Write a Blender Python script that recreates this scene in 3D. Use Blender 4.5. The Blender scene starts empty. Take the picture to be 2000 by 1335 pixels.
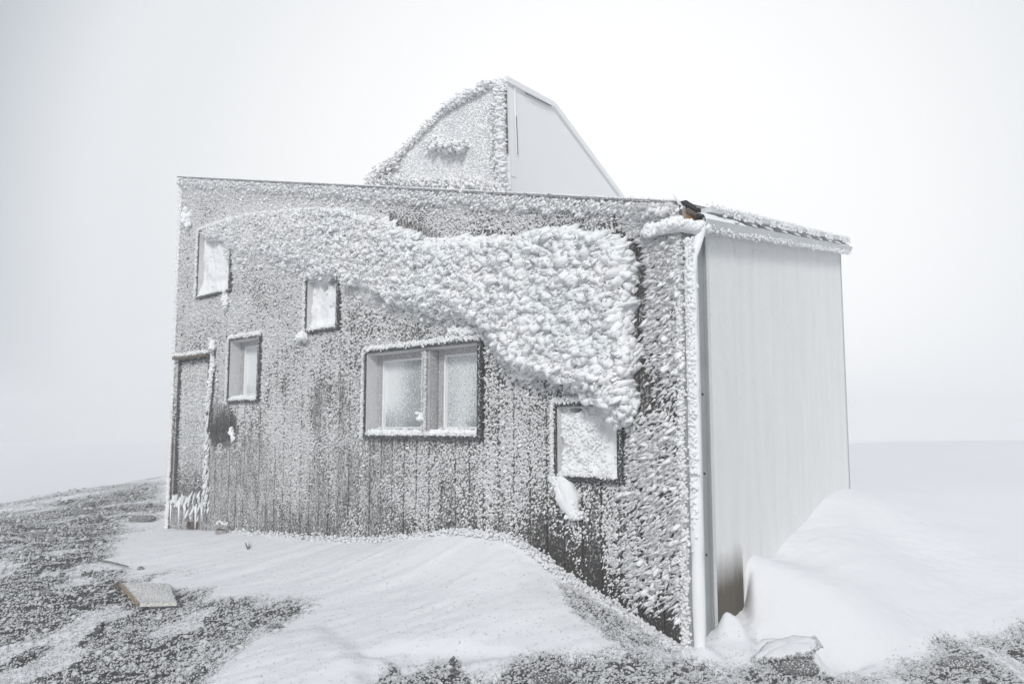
import bpy, math, random
import numpy as np
from mathutils import Vector, Matrix

random.seed(7)
rng = np.random.default_rng(11)
scene = bpy.context.scene
COL = scene.collection

# ------------------------------------------------------------------ camera
F, CX, CY, HZ = 1333.0, 1000.0, 722.0, 835.0      # focal length and optical centre in photo pixels
PITCH = math.atan((HZ - CY) / F)
EYE = np.array([0.0, 0.0, 1.6])
cam_data = bpy.data.cameras.new('camera')
cam_data.sensor_width = 36.0
cam_data.lens = 36.0 * F / 2000.0
cam_data.shift_y = (CY - 667.5) / 2000.0
cam_data.clip_start = 0.05
cam_data.clip_end = 2000.0
cam = bpy.data.objects.new('camera', cam_data)
COL.objects.link(cam)
cam.location = EYE
cam.rotation_euler = (math.radians(90) + PITCH, 0, 0)
scene.camera = cam

# ------------------------------------------------------------------ sky and light
SUN_EL, SUN_AZ = math.radians(32), math.radians(188)   # azimuth clockwise from +Y (view direction)
world = bpy.data.worlds.new("World")
scene.world = world
world.use_nodes = True
wn, wl = world.node_tree.nodes, world.node_tree.links
wn.clear()
out = wn.new('ShaderNodeOutputWorld')
bg = wn.new('ShaderNodeBackground')
bg.inputs['Strength'].default_value = 0.1
sky = wn.new('ShaderNodeTexSky')
sky.sky_type = 'NISHITA'
sky.sun_disc = False
sky.sun_elevation = SUN_EL
sky.sun_rotation = SUN_AZ
geo = wn.new('ShaderNodeTexCoord')
# white-out cloud: bright centre, lens vignette painted in as a falloff to blue grey
dot = wn.new('ShaderNodeVectorMath'); dot.operation = 'DOT_PRODUCT'
gd = Vector((0.12, 1.0, 0.20)).normalized()
dot.inputs[1].default_value = gd
wl.new(geo.outputs['Generated'], dot.inputs[0])
ramp = wn.new('ShaderNodeValToRGB')
cr = ramp.color_ramp
cr.interpolation = 'EASE'
cr.elements[0].position = 0.665
cr.elements[0].color = (0.34, 0.37, 0.41, 1)
cr.elements[1].position = 0.97
cr.elements[1].color = (0.79, 0.787, 0.79, 1)
e = cr.elements.new(0.80); e.color = (0.62, 0.636, 0.652, 1)
wl.new(dot.outputs['Value'], ramp.inputs['Fac'])
scl = wn.new('ShaderNodeVectorMath'); scl.operation = 'SCALE'
scl.inputs['Scale'].default_value = 9.6
wl.new(ramp.outputs['Color'], scl.inputs[0])
mix = wn.new('ShaderNodeMix'); mix.data_type = 'RGBA'
mix.inputs['Factor'].default_value = 0.985
wl.new(sky.outputs['Color'], mix.inputs['A'])
wl.new(scl.outputs['Vector'], mix.inputs['B'])
wl.new(mix.outputs['Result'], bg.inputs['Color'])
wl.new(bg.outputs['Background'], out.inputs['Surface'])

sun_data = bpy.data.lights.new('sun', 'SUN')
sun_data.energy = 1.5
sun_data.angle = math.radians(14)
sun_data.color = (1.0, 0.98, 0.96)
sun = bpy.data.objects.new('sun', sun_data)
COL.objects.link(sun)
sd = Vector((math.sin(SUN_AZ) * math.cos(SUN_EL), math.cos(SUN_AZ) * math.cos(SUN_EL), math.sin(SUN_EL)))
sun.rotation_euler = sd.to_track_quat('Z', 'Y').to_euler()
sun.location = sd * 30

vs = scene.view_settings
vs.view_transform = 'Standard'
vs.look = 'None'
vs.exposure = 0.52
vs.gamma = 1.0
vs.use_curve_mapping = False
scene.display_settings.display_device = 'sRGB'
scene.cycles.use_denoising = True
scene.cycles.max_bounces = 8
scene.cycles.diffuse_bounces = 4
scene.cycles.volume_bounces = 5
scene.cycles.use_adaptive_sampling = True
scene.cycles.adaptive_threshold = 0.02

# ------------------------------------------------------------------ geometry helpers
cp, sp_ = math.cos(PITCH), math.sin(PITCH)

def ray(px, py):
    cx = (np.asarray(px, float) - CX) / F
    cy = (CY - np.asarray(py, float)) / F
    return np.stack([cx, cp - cy * sp_, sp_ + cy * cp], -1)

def at_depth(px, py, d):
    r = ray(px, py)
    return EYE + r * (np.asarray(d) / r[..., 1])[..., None]

def at_z(px, py, z):
    r = ray(px, py)
    return EYE + r * ((z - EYE[2]) / r[..., 2])[..., None]

def project(P):
    Q = np.asarray(P, float) - EYE
    yc = Q[..., 1] * cp + Q[..., 2] * sp_
    zc = -Q[..., 1] * sp_ + Q[..., 2] * cp
    yc = np.where(np.abs(yc) < 1e-3, 1e-3, yc)
    return CX + F * Q[..., 0] / yc, CY - F * zc / yc, yc

C0 = at_depth(1352, 1275, 4.8)
C0 = np.array([C0[0], C0[1], 0.0])
ang = math.atan2(1680 * cp, F)
D1 = np.array([-math.sin(ang), math.cos(ang), 0.0])     # along the front wall, away to the left
N1 = np.array([-math.cos(ang), -math.sin(ang), 0.0])    # front wall outward
D2 = -N1                                                # along the side wall, away to the right
N2 = -D1                                                # side wall outward
UP = np.array([0, 0, 1.0])

def hit(px, py, p0, n):
    r = ray(px, py)
    t = ((p0 - EYE) @ n) / (r @ n)
    return EYE + r * t[..., None]

def fw(px, py):            # photo pixel -> front wall (u, z)
    P = hit(np.asarray(px, float), np.asarray(py, float), C0, N1)
    return (P - C0) @ D1, P[..., 2]

def sw(px, py):            # photo pixel -> side wall (s, z)
    P = hit(np.asarray(px, float), np.asarray(py, float), C0, N2)
    return (P - C0) @ D2, P[..., 2]

def FW(u, z, n=0.0):       # front wall point
    return C0 + np.multiply.outer(u, D1) + np.multiply.outer(z, UP) + np.multiply.outer(n, N1)

def SW(s, z, n=0.0):
    return C0 + np.multiply.outer(s, D2) + np.multiply.outer(z, UP) + np.multiply.outer(n, N2)

def vnoise(P, scale, seed=0):
    """smooth value noise, 0..1, on (N,3) or (N,2) points"""
    P = np.asarray(P, float) * scale
    if P.shape[-1] == 2:
        P = np.concatenate([P, np.zeros(P.shape[:-1] + (1,))], -1)
    i = np.floor(P).astype(np.int64)
    f = P - i
    f = f * f * (3 - 2 * f)
    def h(a, b, c):
        n = (a * 374761393 + b * 668265263 + c * 2147483647 + seed * 1274126177) & 0xFFFFFFFF
        n = ((n ^ (n >> 13)) * 1274126177) & 0xFFFFFFFF
        n = ((n ^ (n >> 15)) * 2246822519) & 0xFFFFFFFF
        return ((n ^ (n >> 16)) & 0xFFFFFF) / float(0xFFFFFF)
    r = 0
    for dx in (0, 1):
        wx = f[..., 0] if dx else 1 - f[..., 0]
        for dy in (0, 1):
            wy = f[..., 1] if dy else 1 - f[..., 1]
            for dz in (0, 1):
                wz = f[..., 2] if dz else 1 - f[..., 2]
                r = r + wx * wy * wz * h(i[..., 0] + dx, i[..., 1] + dy, i[..., 2] + dz)
    return r

def fbm(P, scale, seed=0, oct=3):
    r, a, t = 0, 1.0, 0
    for k in range(oct):
        r = r + a * vnoise(P, scale * 2 ** k, seed + k * 17)
        t += a
        a *= 0.5
    return r / t

def sstep(a, b, x):
    t = np.clip((x - a) / (b - a), 0, 1)
    return t * t * (3 - 2 * t)

def poly_sd(px, py, poly):
    """signed distance to a polygon, positive inside"""
    px = np.asarray(px, float); py = np.asarray(py, float)
    poly = np.asarray(poly, float)
    d = np.full(px.shape, 1e9); inside = np.zeros(px.shape, bool)
    n = len(poly)
    for k in range(n):
        ax, ay = poly[k]; bx, by = poly[(k + 1) % n]
        ex, ey = bx - ax, by - ay
        t = np.clip(((px - ax) * ex + (py - ay) * ey) / (ex * ex + ey * ey), 0, 1)
        d = np.minimum(d, np.hypot(px - ax - t * ex, py - ay - t * ey))
        c = (ay > py) != (by > py)
        with np.errstate(divide='ignore', invalid='ignore'):
            xi = ax + (py - ay) / (ey if ey else 1e-9) * ex
        inside ^= c & (px < xi)
    return np.where(inside, d, -d)

def link(o, parent=None):
    COL.objects.link(o)
    if parent is not None:
        o.parent = parent
    return o

def mesh_np(name, V, Fc, mat, parent=None, smooth=False, attrs=None, kind=None):
    V = np.asarray(V, np.float32)
    me = bpy.data.meshes.new(name)
    if isinstance(Fc, np.ndarray):
        k = Fc.shape[1]
        me.vertices.add(len(V)); me.vertices.foreach_set('co', V.ravel())
        me.loops.add(Fc.size); me.loops.foreach_set('vertex_index', Fc.ravel().astype(np.int32))
        me.polygons.add(len(Fc))
        me.polygons.foreach_set('loop_start', np.arange(0, Fc.size, k, dtype=np.int32))
        me.polygons.foreach_set('loop_total', np.full(len(Fc), k, np.int32))
        me.update(calc_edges=True)
    else:
        me.from_pydata([tuple(map(float, v)) for v in V], [], [tuple(f) for f in Fc])
    if smooth:
        me.polygons.foreach_set('use_smooth', np.ones(len(me.polygons), bool))
    for an, av in (attrs or {}).items():
        a = me.attributes.new(an, 'FLOAT', 'POINT')
        a.data.foreach_set('value', np.asarray(av, np.float32))
    me.update()
    if mat: me.materials.append(mat)
    o = bpy.data.objects.new(name, me)
    if kind: o['kind'] = kind
    return link(o, parent)

def tag(o, label, cat, group=None):
    o['label'] = label; o['category'] = cat
    if group: o['group'] = group
    return o

def empty(name, loc=(0, 0, 0)):
    o = bpy.data.objects.new(name, None)
    o.location = loc
    o.empty_display_size = 0.2
    return link(o)

BOXF = [(0, 1, 3, 2), (4, 6, 7, 5), (0, 4, 5, 1), (2, 3, 7, 6), (0, 2, 6, 4), (1, 5, 7, 3)]

class MB:
    def __init__(s): s.V, s.F = [], []
    def hexa(s, pts):                       # 8 points, order (a,b,c) bits
        b = len(s.V); s.V += [tuple(p) for p in pts]
        s.F += [tuple(b + i for i in f) for f in BOXF]
        return s
    def box(s, fr, a0, a1, b0, b1, c0, c1):   # fr(a, b, c) frame function
        return s.hexa([fr(a, b, c) for a in (a0, a1) for b in (b0, b1) for c in (c0, c1)])
    def tube(s, path, radii, n=10, cap=True):
        path = [np.asarray(p, float) for p in path]
        if np.isscalar(radii): radii = [radii] * len(path)
        b0 = len(s.V)
        for k, p in enumerate(path):
            t = path[min(k + 1, len(path) - 1)] - path[max(k - 1, 0)]
            t = t / (np.linalg.norm(t) + 1e-9)
            a = np.cross(t, (0.3, 0.9, 0.1)); a /= np.linalg.norm(a)
            c = np.cross(t, a)
            for j in range(n):
                w = 2 * math.pi * j / n
                s.V.append(tuple(p + radii[k] * (math.cos(w) * a + math.sin(w) * c)))
        for k in range(len(path) - 1):
            for j in range(n):
                a, b = b0 + k * n + j, b0 + k * n + (j + 1) % n
                s.F.append((a, b, b + n, a + n))
        if cap:
            s.F.append(tuple(b0 + j for j in range(n))[::-1])
            s.F.append(tuple(b0 + (len(path) - 1) * n + j for j in range(n)))
        return s
    def build(s, name, mat, parent=None, smooth=False, kind=None):
        return mesh_np(name, s.V, s.F, mat, parent, smooth, kind=kind)

# ------------------------------------------------------------------ materials
def new_mat(name):
    m = bpy.data.materials.new(name); m.use_nodes = True
    nt = m.node_tree
    b = nt.nodes['Principled BSDF']
    return m, nt, b

def nd(nt, t, **kw):
    n = nt.nodes.new(t)
    for k, v in kw.items(): setattr(n, k, v)
    return n

def noise(nt, vec, scale, detail=4, rough=0.6, stretch=None):
    n = nd(nt, 'ShaderNodeTexNoise')
    n.inputs['Scale'].default_value = scale
    n.inputs['Detail'].default_value = detail
    n.inputs['Roughness'].default_value = rough
    if stretch:
        mp = nd(nt, 'ShaderNodeMapping')
        mp.inputs['Scale'].default_value = stretch[0]
        mp.inputs['Rotation'].default_value = stretch[1]
        nt.links.new(vec, mp.inputs['Vector']); vec = mp.outputs['Vector']
    nt.links.new(vec, n.inputs['Vector'])
    return n.outputs['Fac']

def ramp2(nt, fac, p0, p1, c0=(0, 0, 0), c1=(1, 1, 1)):
    r = nd(nt, 'ShaderNodeValToRGB')
    r.color_ramp.elements[0].position = p0; r.color_ramp.elements[0].color = (*c0, 1)
    r.color_ramp.elements[1].position = p1; r.color_ramp.elements[1].color = (*c1, 1)
    nt.links.new(fac, r.inputs['Fac'])
    return r.outputs['Color']

def math_n(nt, op, a, b=None, clamp=False):
    n = nd(nt, 'ShaderNodeMath', operation=op, use_clamp=clamp)
    for i, v in enumerate((a, b)):
        if v is None: continue
        if isinstance(v, (int, float)): n.inputs[i].default_value = v
        else: nt.links.new(v, n.inputs[i])
    return n.outputs[0]

def mixc(nt, fac, a, b):
    m = nd(nt, 'ShaderNodeMix', data_type='RGBA')
    if isinstance(fac, (int, float)): m.inputs['Factor'].default_value = fac
    else: nt.links.new(fac, m.inputs['Factor'])
    for k, v in (('A', a), ('B', b)):
        if isinstance(v, tuple): m.inputs[k].default_value = (*v, 1)
        else: nt.links.new(v, m.inputs[k])
    return m.outputs['Result']

def bump(nt, b, h, strength, dist):
    n = nd(nt, 'ShaderNodeBump')
    n.inputs['Strength'].default_value = strength
    n.inputs['Distance'].default_value = dist
    nt.links.new(h, n.inputs['Height'])
    nt.links.new(n.outputs['Normal'], b.inputs['Normal'])

def pos(nt): return nd(nt, 'ShaderNodeNewGeometry').outputs['Position']
def attr(nt, name):
    a = nd(nt, 'ShaderNodeAttribute'); a.attribute_name = name
    return a.outputs['Fac']

def m_rime(name, tint=0.35, scale=70, bs=0.6):
    m, nt, b = new_mat(name)
    p = pos(nt)
    n1 = noise(nt, p, 1.7, 3)
    c = mixc(nt, math_n(nt, 'MULTIPLY', ramp2(nt, n1, 0.45, 0.75), tint), (0.95, 0.95, 0.955), (0.84, 0.90, 0.90))
    nt.links.new(c, b.inputs['Base Color'])
    b.inputs['Roughness'].default_value = 0.75
    b.inputs['Specular IOR Level'].default_value = 0.25
    bump(nt, b, noise(nt, p, scale, 4, 0.7), bs, 0.01)
    return m
M_RIME = m_rime('rime_ice')
M_RIMEB = m_rime('rime_ice_blue', 0.55)
M_ICE = m_rime('smooth_ice', 0.5, 25, 0.25)

def m_snow():
    m, nt, b = new_mat('snow_ground')
    p = pos(nt)
    bare = attr(nt, 'bare')
    # wind-combed crust over dark gravel; streaks lie along the wind
    g1 = noise(nt, p, 30, 5, 0.65, ((1, 0.55, 1), (0, 0, math.radians(-32))))
    g2 = noise(nt, p, 5.5, 4, 0.6, ((1, 0.45, 1), (0, 0, math.radians(-32))))
    g3 = noise(nt, p, 105, 3, 0.7, ((1, 0.6, 1), (0, 0, math.radians(-32))))
    s = math_n(nt, 'ADD', math_n(nt, 'MULTIPLY', g1, 0.40), math_n(nt, 'MULTIPLY', g2, 0.18))
    s = math_n(nt, 'ADD', s, math_n(nt, 'MULTIPLY', g3, 0.42))
    s = math_n(nt, 'ADD', s, math_n(nt, 'MULTIPLY', bare, 0.185))
    dark = ramp2(nt, s, 0.56, 0.65)
    dark = math_n(nt, 'MULTIPLY', dark, ramp2(nt, bare, 0.02, 0.35))
    rock = mixc(nt, noise(nt, p, 40, 4), (0.025, 0.025, 0.026), (0.10, 0.097, 0.093))
    sn = mixc(nt, noise(nt, p, 2.2, 4), (0.84, 0.845, 0.855), (0.79, 0.795, 0.81))
    c = mixc(nt, dark, sn, rock)
    nt.links.new(c, b.inputs['Base Color'])
    b.inputs['Roughness'].default_value = 0.8
    b.inputs['Specular IOR Level'].default_value = 0.2
    h = math_n(nt, 'ADD', math_n(nt, 'MULTIPLY', g1, math_n(nt, 'ADD', math_n(nt, 'MULTIPLY', bare, 1.6), 0.12)),
               math_n(nt, 'MULTIPLY', noise(nt, p, 90, 3), 0.30))
    bump(nt, b, h, 0.6, 0.02)
    return m
M_SNOW = m_snow()

def m_plank():
    m, nt, b = new_mat('weathered_plank')
    p = pos(nt)
    info = nd(nt, 'ShaderNodeObjectInfo').outputs['Random']
    grain = noise(nt, p, 60, 5, 0.7, ((1, 1, 0.05), (0, 0, 0)))
    wood = mixc(nt, grain, (0.014, 0.013, 0.012), (0.055, 0.050, 0.045))
    wood = mixc(nt, math_n(nt, 'MULTIPLY', info, 0.35), wood, (0.05, 0.049, 0.047))
    fr = attr(nt, 'frost')                      # how much thin frost sits on the boards
    f1 = noise(nt, p, 62, 3, 0.7, ((1, 1, 0.75), (0, 0, 0)))
    f2 = noise(nt, p, 11, 3, 0.6, ((1, 1, 0.3), (0, 0, 0)))
    s = math_n(nt, 'ADD', math_n(nt, 'MULTIPLY', f1, 0.78), math_n(nt, 'MULTIPLY', f2, 0.22))
    s = math_n(nt, 'ADD', s, math_n(nt, 'MULTIPLY', math_n(nt, 'SUBTRACT', fr, 0.5), 0.26))
    r = nd(nt, 'ShaderNodeValToRGB')                # bare board -> thin grey film -> white grains
    e = r.color_ramp.elements
    e[0].position = 0.44; e[0].color = (0, 0, 0, 1)
    e[1].position = 0.63; e[1].color = (1, 1, 1, 1)
    k = r.color_ramp.elements.new(0.50); k.color = (0.30, 0.30, 0.30, 1)
    nt.links.new(s, r.inputs['Fac'])
    c = mixc(nt, math_n(nt, 'MULTIPLY', fr, 0.22), wood, (0.31, 0.30, 0.295))
    c = mixc(nt, r.outputs['Color'], c, (0.70, 0.695, 0.695))
    nt.links.new(c, b.inputs['Base Color'])
    b.inputs['Roughness'].default_value = 0.85
    b.inputs['Specular IOR Level'].default_value = 0.2
    bump(nt, b, math_n(nt, 'ADD', s, math_n(nt, 'MULTIPLY', grain, 0.2)), 0.9, 0.012)
    return m
M_PLANK = m_plank()

def m_panel():
    m, nt, b = new_mat('frosted_panel')
    p = pos(nt)
    fr = attr(nt, 'frost')
    grain = noise(nt, p, 45, 5, 0.7, ((1, 1, 0.06), (0, 0, 0)))
    wood = mixc(nt, grain, (0.06, 0.05, 0.035), (0.15, 0.125, 0.09))
    f1 = noise(nt, p, 110, 4, 0.8)
    f2 = noise(nt, p, 7, 5, 0.7, ((1, 1, 0.12), (0, 0, 0)))
    s = math_n(nt, 'ADD', math_n(nt, 'MULTIPLY', f1, 0.35), math_n(nt, 'MULTIPLY', f2, 0.3))
    s = math_n(nt, 'ADD', s, math_n(nt, 'MULTIPLY', fr, 0.8))
    mask = ramp2(nt, s, 0.45, 0.85)
    frost = mixc(nt, ramp2(nt, f2, 0.3, 0.7), (0.85, 0.845, 0.83), (0.93, 0.925, 0.915))
    frost = mixc(nt, math_n(nt, 'MULTIPLY', ramp2(nt, f1, 0.58, 0.72), 0.4), frost, (0.86, 0.865, 0.87))
    c = mixc(nt, mask, wood, frost)
    nt.links.new(c, b.inputs['Base Color'])
    b.inputs['Roughness'].default_value = 0.7
    b.inputs['Specular IOR Level'].default_value = 0.3
    bump(nt, b, math_n(nt, 'ADD', f1, math_n(nt, 'MULTIPLY', f2, 1.0)), 0.6, 0.012)
    return m
M_PANEL = m_panel()
M_PANELF = None

def m_simple(name, col, rough=0.5, metal=0.0, col2=None, scale=30, bs=0.2, frost=0.0):
    m, nt, b = new_mat(name)
    p = pos(nt)
    c = mixc(nt, noise(nt, p, scale, 4), col, col2 or tuple(min(1, x * 1.35) for x in col))
    if frost:
        c = mixc(nt, math_n(nt, 'MULTIPLY', ramp2(nt, noise(nt, p, 95, 4, 0.75), 0.62 - frost * 0.3, 0.72 - frost * 0.3), 0.9), c, (0.83, 0.84, 0.85))
    nt.links.new(c, b.inputs['Base Color'])
    b.inputs['Roughness'].default_value = rough
    b.inputs['Metallic'].default_value = metal
    bump(nt, b, noise(nt, p, scale * 2, 4), bs, 0.005)
    return m
M_FILL = m_simple('window_ice', (0.86, 0.865, 0.87), 0.7, 0, (0.86, 0.87, 0.87), 12, 0.6)
M_GRIME = m_simple('wind_crust', (0.50, 0.505, 0.51), 0.85, 0, (0.74, 0.745, 0.75), 20, 0.5)
M_HOAR = m_simple('hoar', (0.78, 0.78, 0.785), 0.8, 0, (0.88, 0.88, 0.885), 30, 0.4)
M_ROCKG = m_simple('gravel_stone', (0.035, 0.035, 0.037), 0.85, col2=(0.12, 0.115, 0.11), scale=40, bs=0.7, frost=0.22)
M_FRAME = m_simple('black_metal', (0.010, 0.010, 0.010), 0.5, frost=0.22)
M_SASH = m_simple('frosted_sash', (0.24, 0.235, 0.24), 0.6, col2=(0.46, 0.45, 0.45), scale=9, frost=0.36)
M_REVEAL = m_simple('frosted_reveal', (0.50, 0.49, 0.495), 0.6, col2=(0.72, 0.71, 0.71), scale=4, frost=0.35)
M_FLASH = m_simple('grey_flashing', (0.27, 0.285, 0.285), 0.5, 0.2, (0.40, 0.41, 0.41), 5, 0.1)
M_FLASHF = m_simple('frosted_flashing', (0.55, 0.57, 0.56), 0.6, 0.0, (0.74, 0.75, 0.75), 5, 0.2, 0.4)
M_DARK = m_simple('dark_void', (0.02, 0.02, 0.02), 0.9)
M_ROOF = m_simple('roof_metal', (0.16, 0.16, 0.165), 0.5, 0.3, frost=0.4)
M_ORANGE = m_simple('orange_timber', (0.36, 0.16, 0.04), 0.8, col2=(0.45, 0.24, 0.08), scale=40)
M_BROWN = m_simple('brown_timber', (0.09, 0.06, 0.04), 0.8, scale=50, frost=0.2)
M_PLY = m_simple('old_plywood', (0.34, 0.27, 0.17), 0.8, col2=(0.45, 0.36, 0.22), scale=50, frost=0.75)
M_PLYE = m_simple('plywood_edge', (0.16, 0.10, 0.05), 0.8, col2=(0.34, 0.23, 0.12), scale=60, frost=0.3)
M_ROCK = m_simple('dark_rock', (0.05, 0.05, 0.052), 0.85, col2=(0.16, 0.155, 0.15), scale=25, bs=0.9, frost=0.34)
M_STICK = m_simple('weathered_stick', (0.10, 0.09, 0.08), 0.8, scale=40, frost=0.3)
M_BLOCK = m_simple('grey_block', (0.24, 0.225, 0.21), 0.9, scale=60, frost=0.35)
M_RUBBER = m_simple('black_cord', (0.02, 0.02, 0.02), 0.6, frost=0.2)

def m_glass():
    m, nt, b = new_mat('frosted_glass')
    p = pos(nt)
    g = attr(nt, 'ice')
    n = noise(nt, p, 75, 4, 0.7)
    s = math_n(nt, 'ADD', n, math_n(nt, 'MULTIPLY', g, 0.22))
    c = mixc(nt, ramp2(nt, s, 0.52, 0.78), (0.24, 0.27, 0.275), (0.78, 0.80, 0.805))
    nt.links.new(c, b.inputs['Base Color'])
    b.inputs['Roughness'].default_value = 0.35
    bump(nt, b, n, 0.5, 0.006)
    return m
M_GLASS = m_glass()

# ------------------------------------------------------------------ rime lump builder
def ico(level):
    t = (1 + 5 ** 0.5) / 2
    V = np.array([(-1, t, 0), (1, t, 0), (-1, -t, 0), (1, -t, 0), (0, -1, t), (0, 1, t), (0, -1, -t), (0, 1, -t), (t, 0, -1), (t, 0, 1), (-t, 0, -1), (-t, 0, 1)], float)
    V /= np.linalg.norm(V[0])
    Fa = [(0, 11, 5), (0, 5, 1), (0, 1, 7), (0, 7, 10), (0, 10, 11), (1, 5, 9), (5, 11, 4), (11, 10, 2), (10, 7, 6), (7, 1, 8), (3, 9, 4), (3, 4, 2), (3, 2, 6), (3, 6, 8), (3, 8, 9), (4, 9, 5), (2, 4, 11), (6, 2, 10), (8, 6, 7), (9, 8, 1)]
    V = [tuple(v) for v in V]
    for _ in range(level):
        cache, G = {}, []
        def mid(a, b):
            k = (min(a, b), max(a, b))
            if k not in cache:
                m = np.array(V[a]) + np.array(V[b]); m /= np.linalg.norm(m)
                V.append(tuple(m)); cache[k] = len(V) - 1
            return cache[k]
        for a, b, c in Fa:
            x, y, z = mid(a, b), mid(b, c), mid(c, a)
            G += [(a, x, z), (b, y, x), (c, z, y), (x, y, z)]
        Fa = G
    return np.array(V), np.array(Fa, np.int64)

OCT_V = np.array([(1, 0, 0), (-1, 0, 0), (0, 1, 0), (0, -1, 0), (0, 0, 1), (0, 0, -1)], float)
OCT_F = np.array([(0, 2, 4), (2, 1, 4), (1, 3, 4), (3, 0, 4), (2, 0, 5), (1, 2, 5), (3, 1, 5), (0, 3, 5)], np.int64)
PYR_V = np.array([(1, 0, -.35), (0, 1, -.35), (-1, 0, -.35), (0, -1, -.35), (.15, .1, 1)], float)
PYR_F = np.array([(0, 1, 4), (1, 2, 4), (2, 3, 4), (3, 0, 4)], np.int64)
ICO = {-2: (PYR_V, PYR_F), -1: (OCT_V, OCT_F), 0: ico(0), 1: ico(1), 2: ico(2)}

def lumps(name, P, D, size, mat, parent=None, elong=1.4, level=0, rough=0.35, flat=1.0, sink=0.25, kind='stuff', smooth=True, grain=None, stretch=1.0):
    """one mesh of many irregular rime buds, each rooted at P and growing along D"""
    P = np.asarray(P, float); N = len(P)
    if N == 0: return None
    D = np.broadcast_to(np.asarray(D, float), (N, 3)).copy()
    D /= np.linalg.norm(D, axis=1)[:, None]
    size = np.broadcast_to(np.asarray(size, float), (N,))
    el = np.broadcast_to(np.asarray(elong, float), (N,)) * rng.uniform(0.8, 1.25, N)
    T, Fc = ICO[level]
    K = 14
    var = rng.integers(0, K, N)
    tv = np.stack([T * (1 + rough * (fbm(T + 7.3 * k, 1.6, k, 2)[:, None] * 2 - 1)
                        + rough * 0.5 * (rng.random((len(T), 1)) * 2 - 1)) for k in range(K)])
    L = tv[var]                                              # N, nv, 3
    R = rng.normal(size=(N, 3))
    A = np.cross(D, R) if grain is None else np.cross(D, np.cross(np.asarray(grain) + R * .25, D)); A /= np.linalg.norm(A, axis=1)[:, None]
    B = np.cross(D, A)
    taper = 1.0 + 0.25 * L[..., 2]                            # fatter towards the windward tip
    X = L[..., 0] * taper * stretch; Y = L[..., 1] * taper * flat
    Z = (L[..., 2] + (1 - 2 * sink)) * el[:, None]
    V = P[:, None, :] + 0.5 * size[:, None, None] * (X[..., None] * A[:, None] + Y[..., None] * B[:, None] + Z[..., None] * D[:, None])
    nv = len(T)
    FF = (Fc[None] + (np.arange(N) * nv)[:, None, None]).reshape(-1, 3)
    return mesh_np(name, V.reshape(-1, 3), FF, mat, parent, smooth, kind=kind)

def gdir(N, base, jit=0.3):
    return np.asarray(base) + rng.normal(size=(N, 3)) * jit

# ------------------------------------------------------------------ terrain
uL = float(fw(341, 700)[0])
def W(u, z): p = FW(u, z); return (p[0], p[1], z)
ctrl = []
for px, py in [(341, 1030), (440, 1036), (560, 1043), (700, 1052), (800, 1048), (900, 1034), (1010, 1050), (1100, 1112), (1200, 1175), (1300, 1243), (1352, 1275)]:
    u, z = fw(px, py); ctrl.append(W(float(u), float(z)))
def addp(px, py, d):
    p = at_depth(px, py, d); ctrl.append(tuple(p))
for a in [(600, 1130, 6.0), (600, 1240, 4.7), (600, 1335, 4.05), (850, 1120, 5.55), (850, 1240, 4.55), (850, 1330, 4.05), (1100, 1200, 4.8),
          (1100, 1300, 4.28), (1250, 1300, 4.4), (1350, 1330, 4.35), (1550, 1325, 4.5), (1700, 1300, 4.9), (2000, 1300, 5.1), (1850, 1262, 5.3),
          (200, 1050, 9.2), (0, 1050, 8.8), (330, 925, 17.5), (100, 965, 13.5), (0, 1000, 11.5), (0, 1110, 6.9), (0, 1210, 5.5), (0, 1335, 4.25),
          (200, 1200, 5.6), (300, 1335, 4.15), (430, 1250, 4.7), (250, 1110, 7.0), (450, 1110, 6.7), (-300, 1335, 4.5), (-300, 1100, 7.0), (2300, 1335, 5.2)]:
    addp(*a)
ctrl += [(0, 2.5, -0.02), (-3, 2, -0.1), (3, 2, -0.2), (0, -3, -0.3), (-8, -6, -0.6), (8, -6, -0.5), (-14, 6, -0.7), (-13, 16, -0.9), (-7, 27, -0.5), (-22, 30, -1.6),
         (-30, 60, -1.2), (0, 60, -1.0), (-60, 100, -1.2), (0, 140, -1.6), (-120, 120, -1.6), (-140, 20, -1), (-4, 10, 0.1), (0, 14, 0.5), (-80, 0, -3), (60, -40, -2), (-40, -60, -3)]
base_ctrl = np.array(ctrl)
drift_pts = [SW(float(sw(px, py)[0]), 0)[:2].tolist() + [float(sw(px, py)[1])] for px, py in
             [(1460, 1100), (1500, 1090), (1530, 1062), (1560, 1030), (1600, 985), (1650, 955)]]
for a in [(1480, 1232, 4.95), (1510, 1232, 4.8), (1560, 1240, 4.75), (1600, 1285, 4.75), (1700, 1284, 5.0), (1850, 1245, 5.45), (2000, 1180, 6.3), (2200, 1110, 7.6),
          (1600, 1160, 5.4), (1700, 1150, 5.7), (1560, 1110, 5.7), (1620, 1050, 6.5), (1700, 985, 7.8), (1720, 1040, 7.2), (1850, 1100, 6.9), (2000, 1050, 8.3),
          (1800, 960, 9.6), (2000, 950, 10.5), (1680, 940, 9.6)]:
    drift_pts.append(at_depth(*a).tolist())
drift_pts += [at_depth(1690, 876, 17).tolist(), at_depth(1850, 864, 17.5).tolist(), at_depth(2000, 859, 18).tolist(), at_depth(2400, 862, 19).tolist(), at_depth(1800, 905, 13.5).tolist(), at_depth(2000, 900, 14).tolist(), (60, 40, -2.0), (80, 90, -3.4), (15, 45, -1.6), (24, 40, -1.8), (20, 90, -2.4), (140, 140, -4.5), (140, 40, -4), (3, 13, 0.6), (12, 5, 0.2), (40, -10, -1)]
drift_ctrl = np.array([tuple(p) for p in drift_pts])

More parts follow.
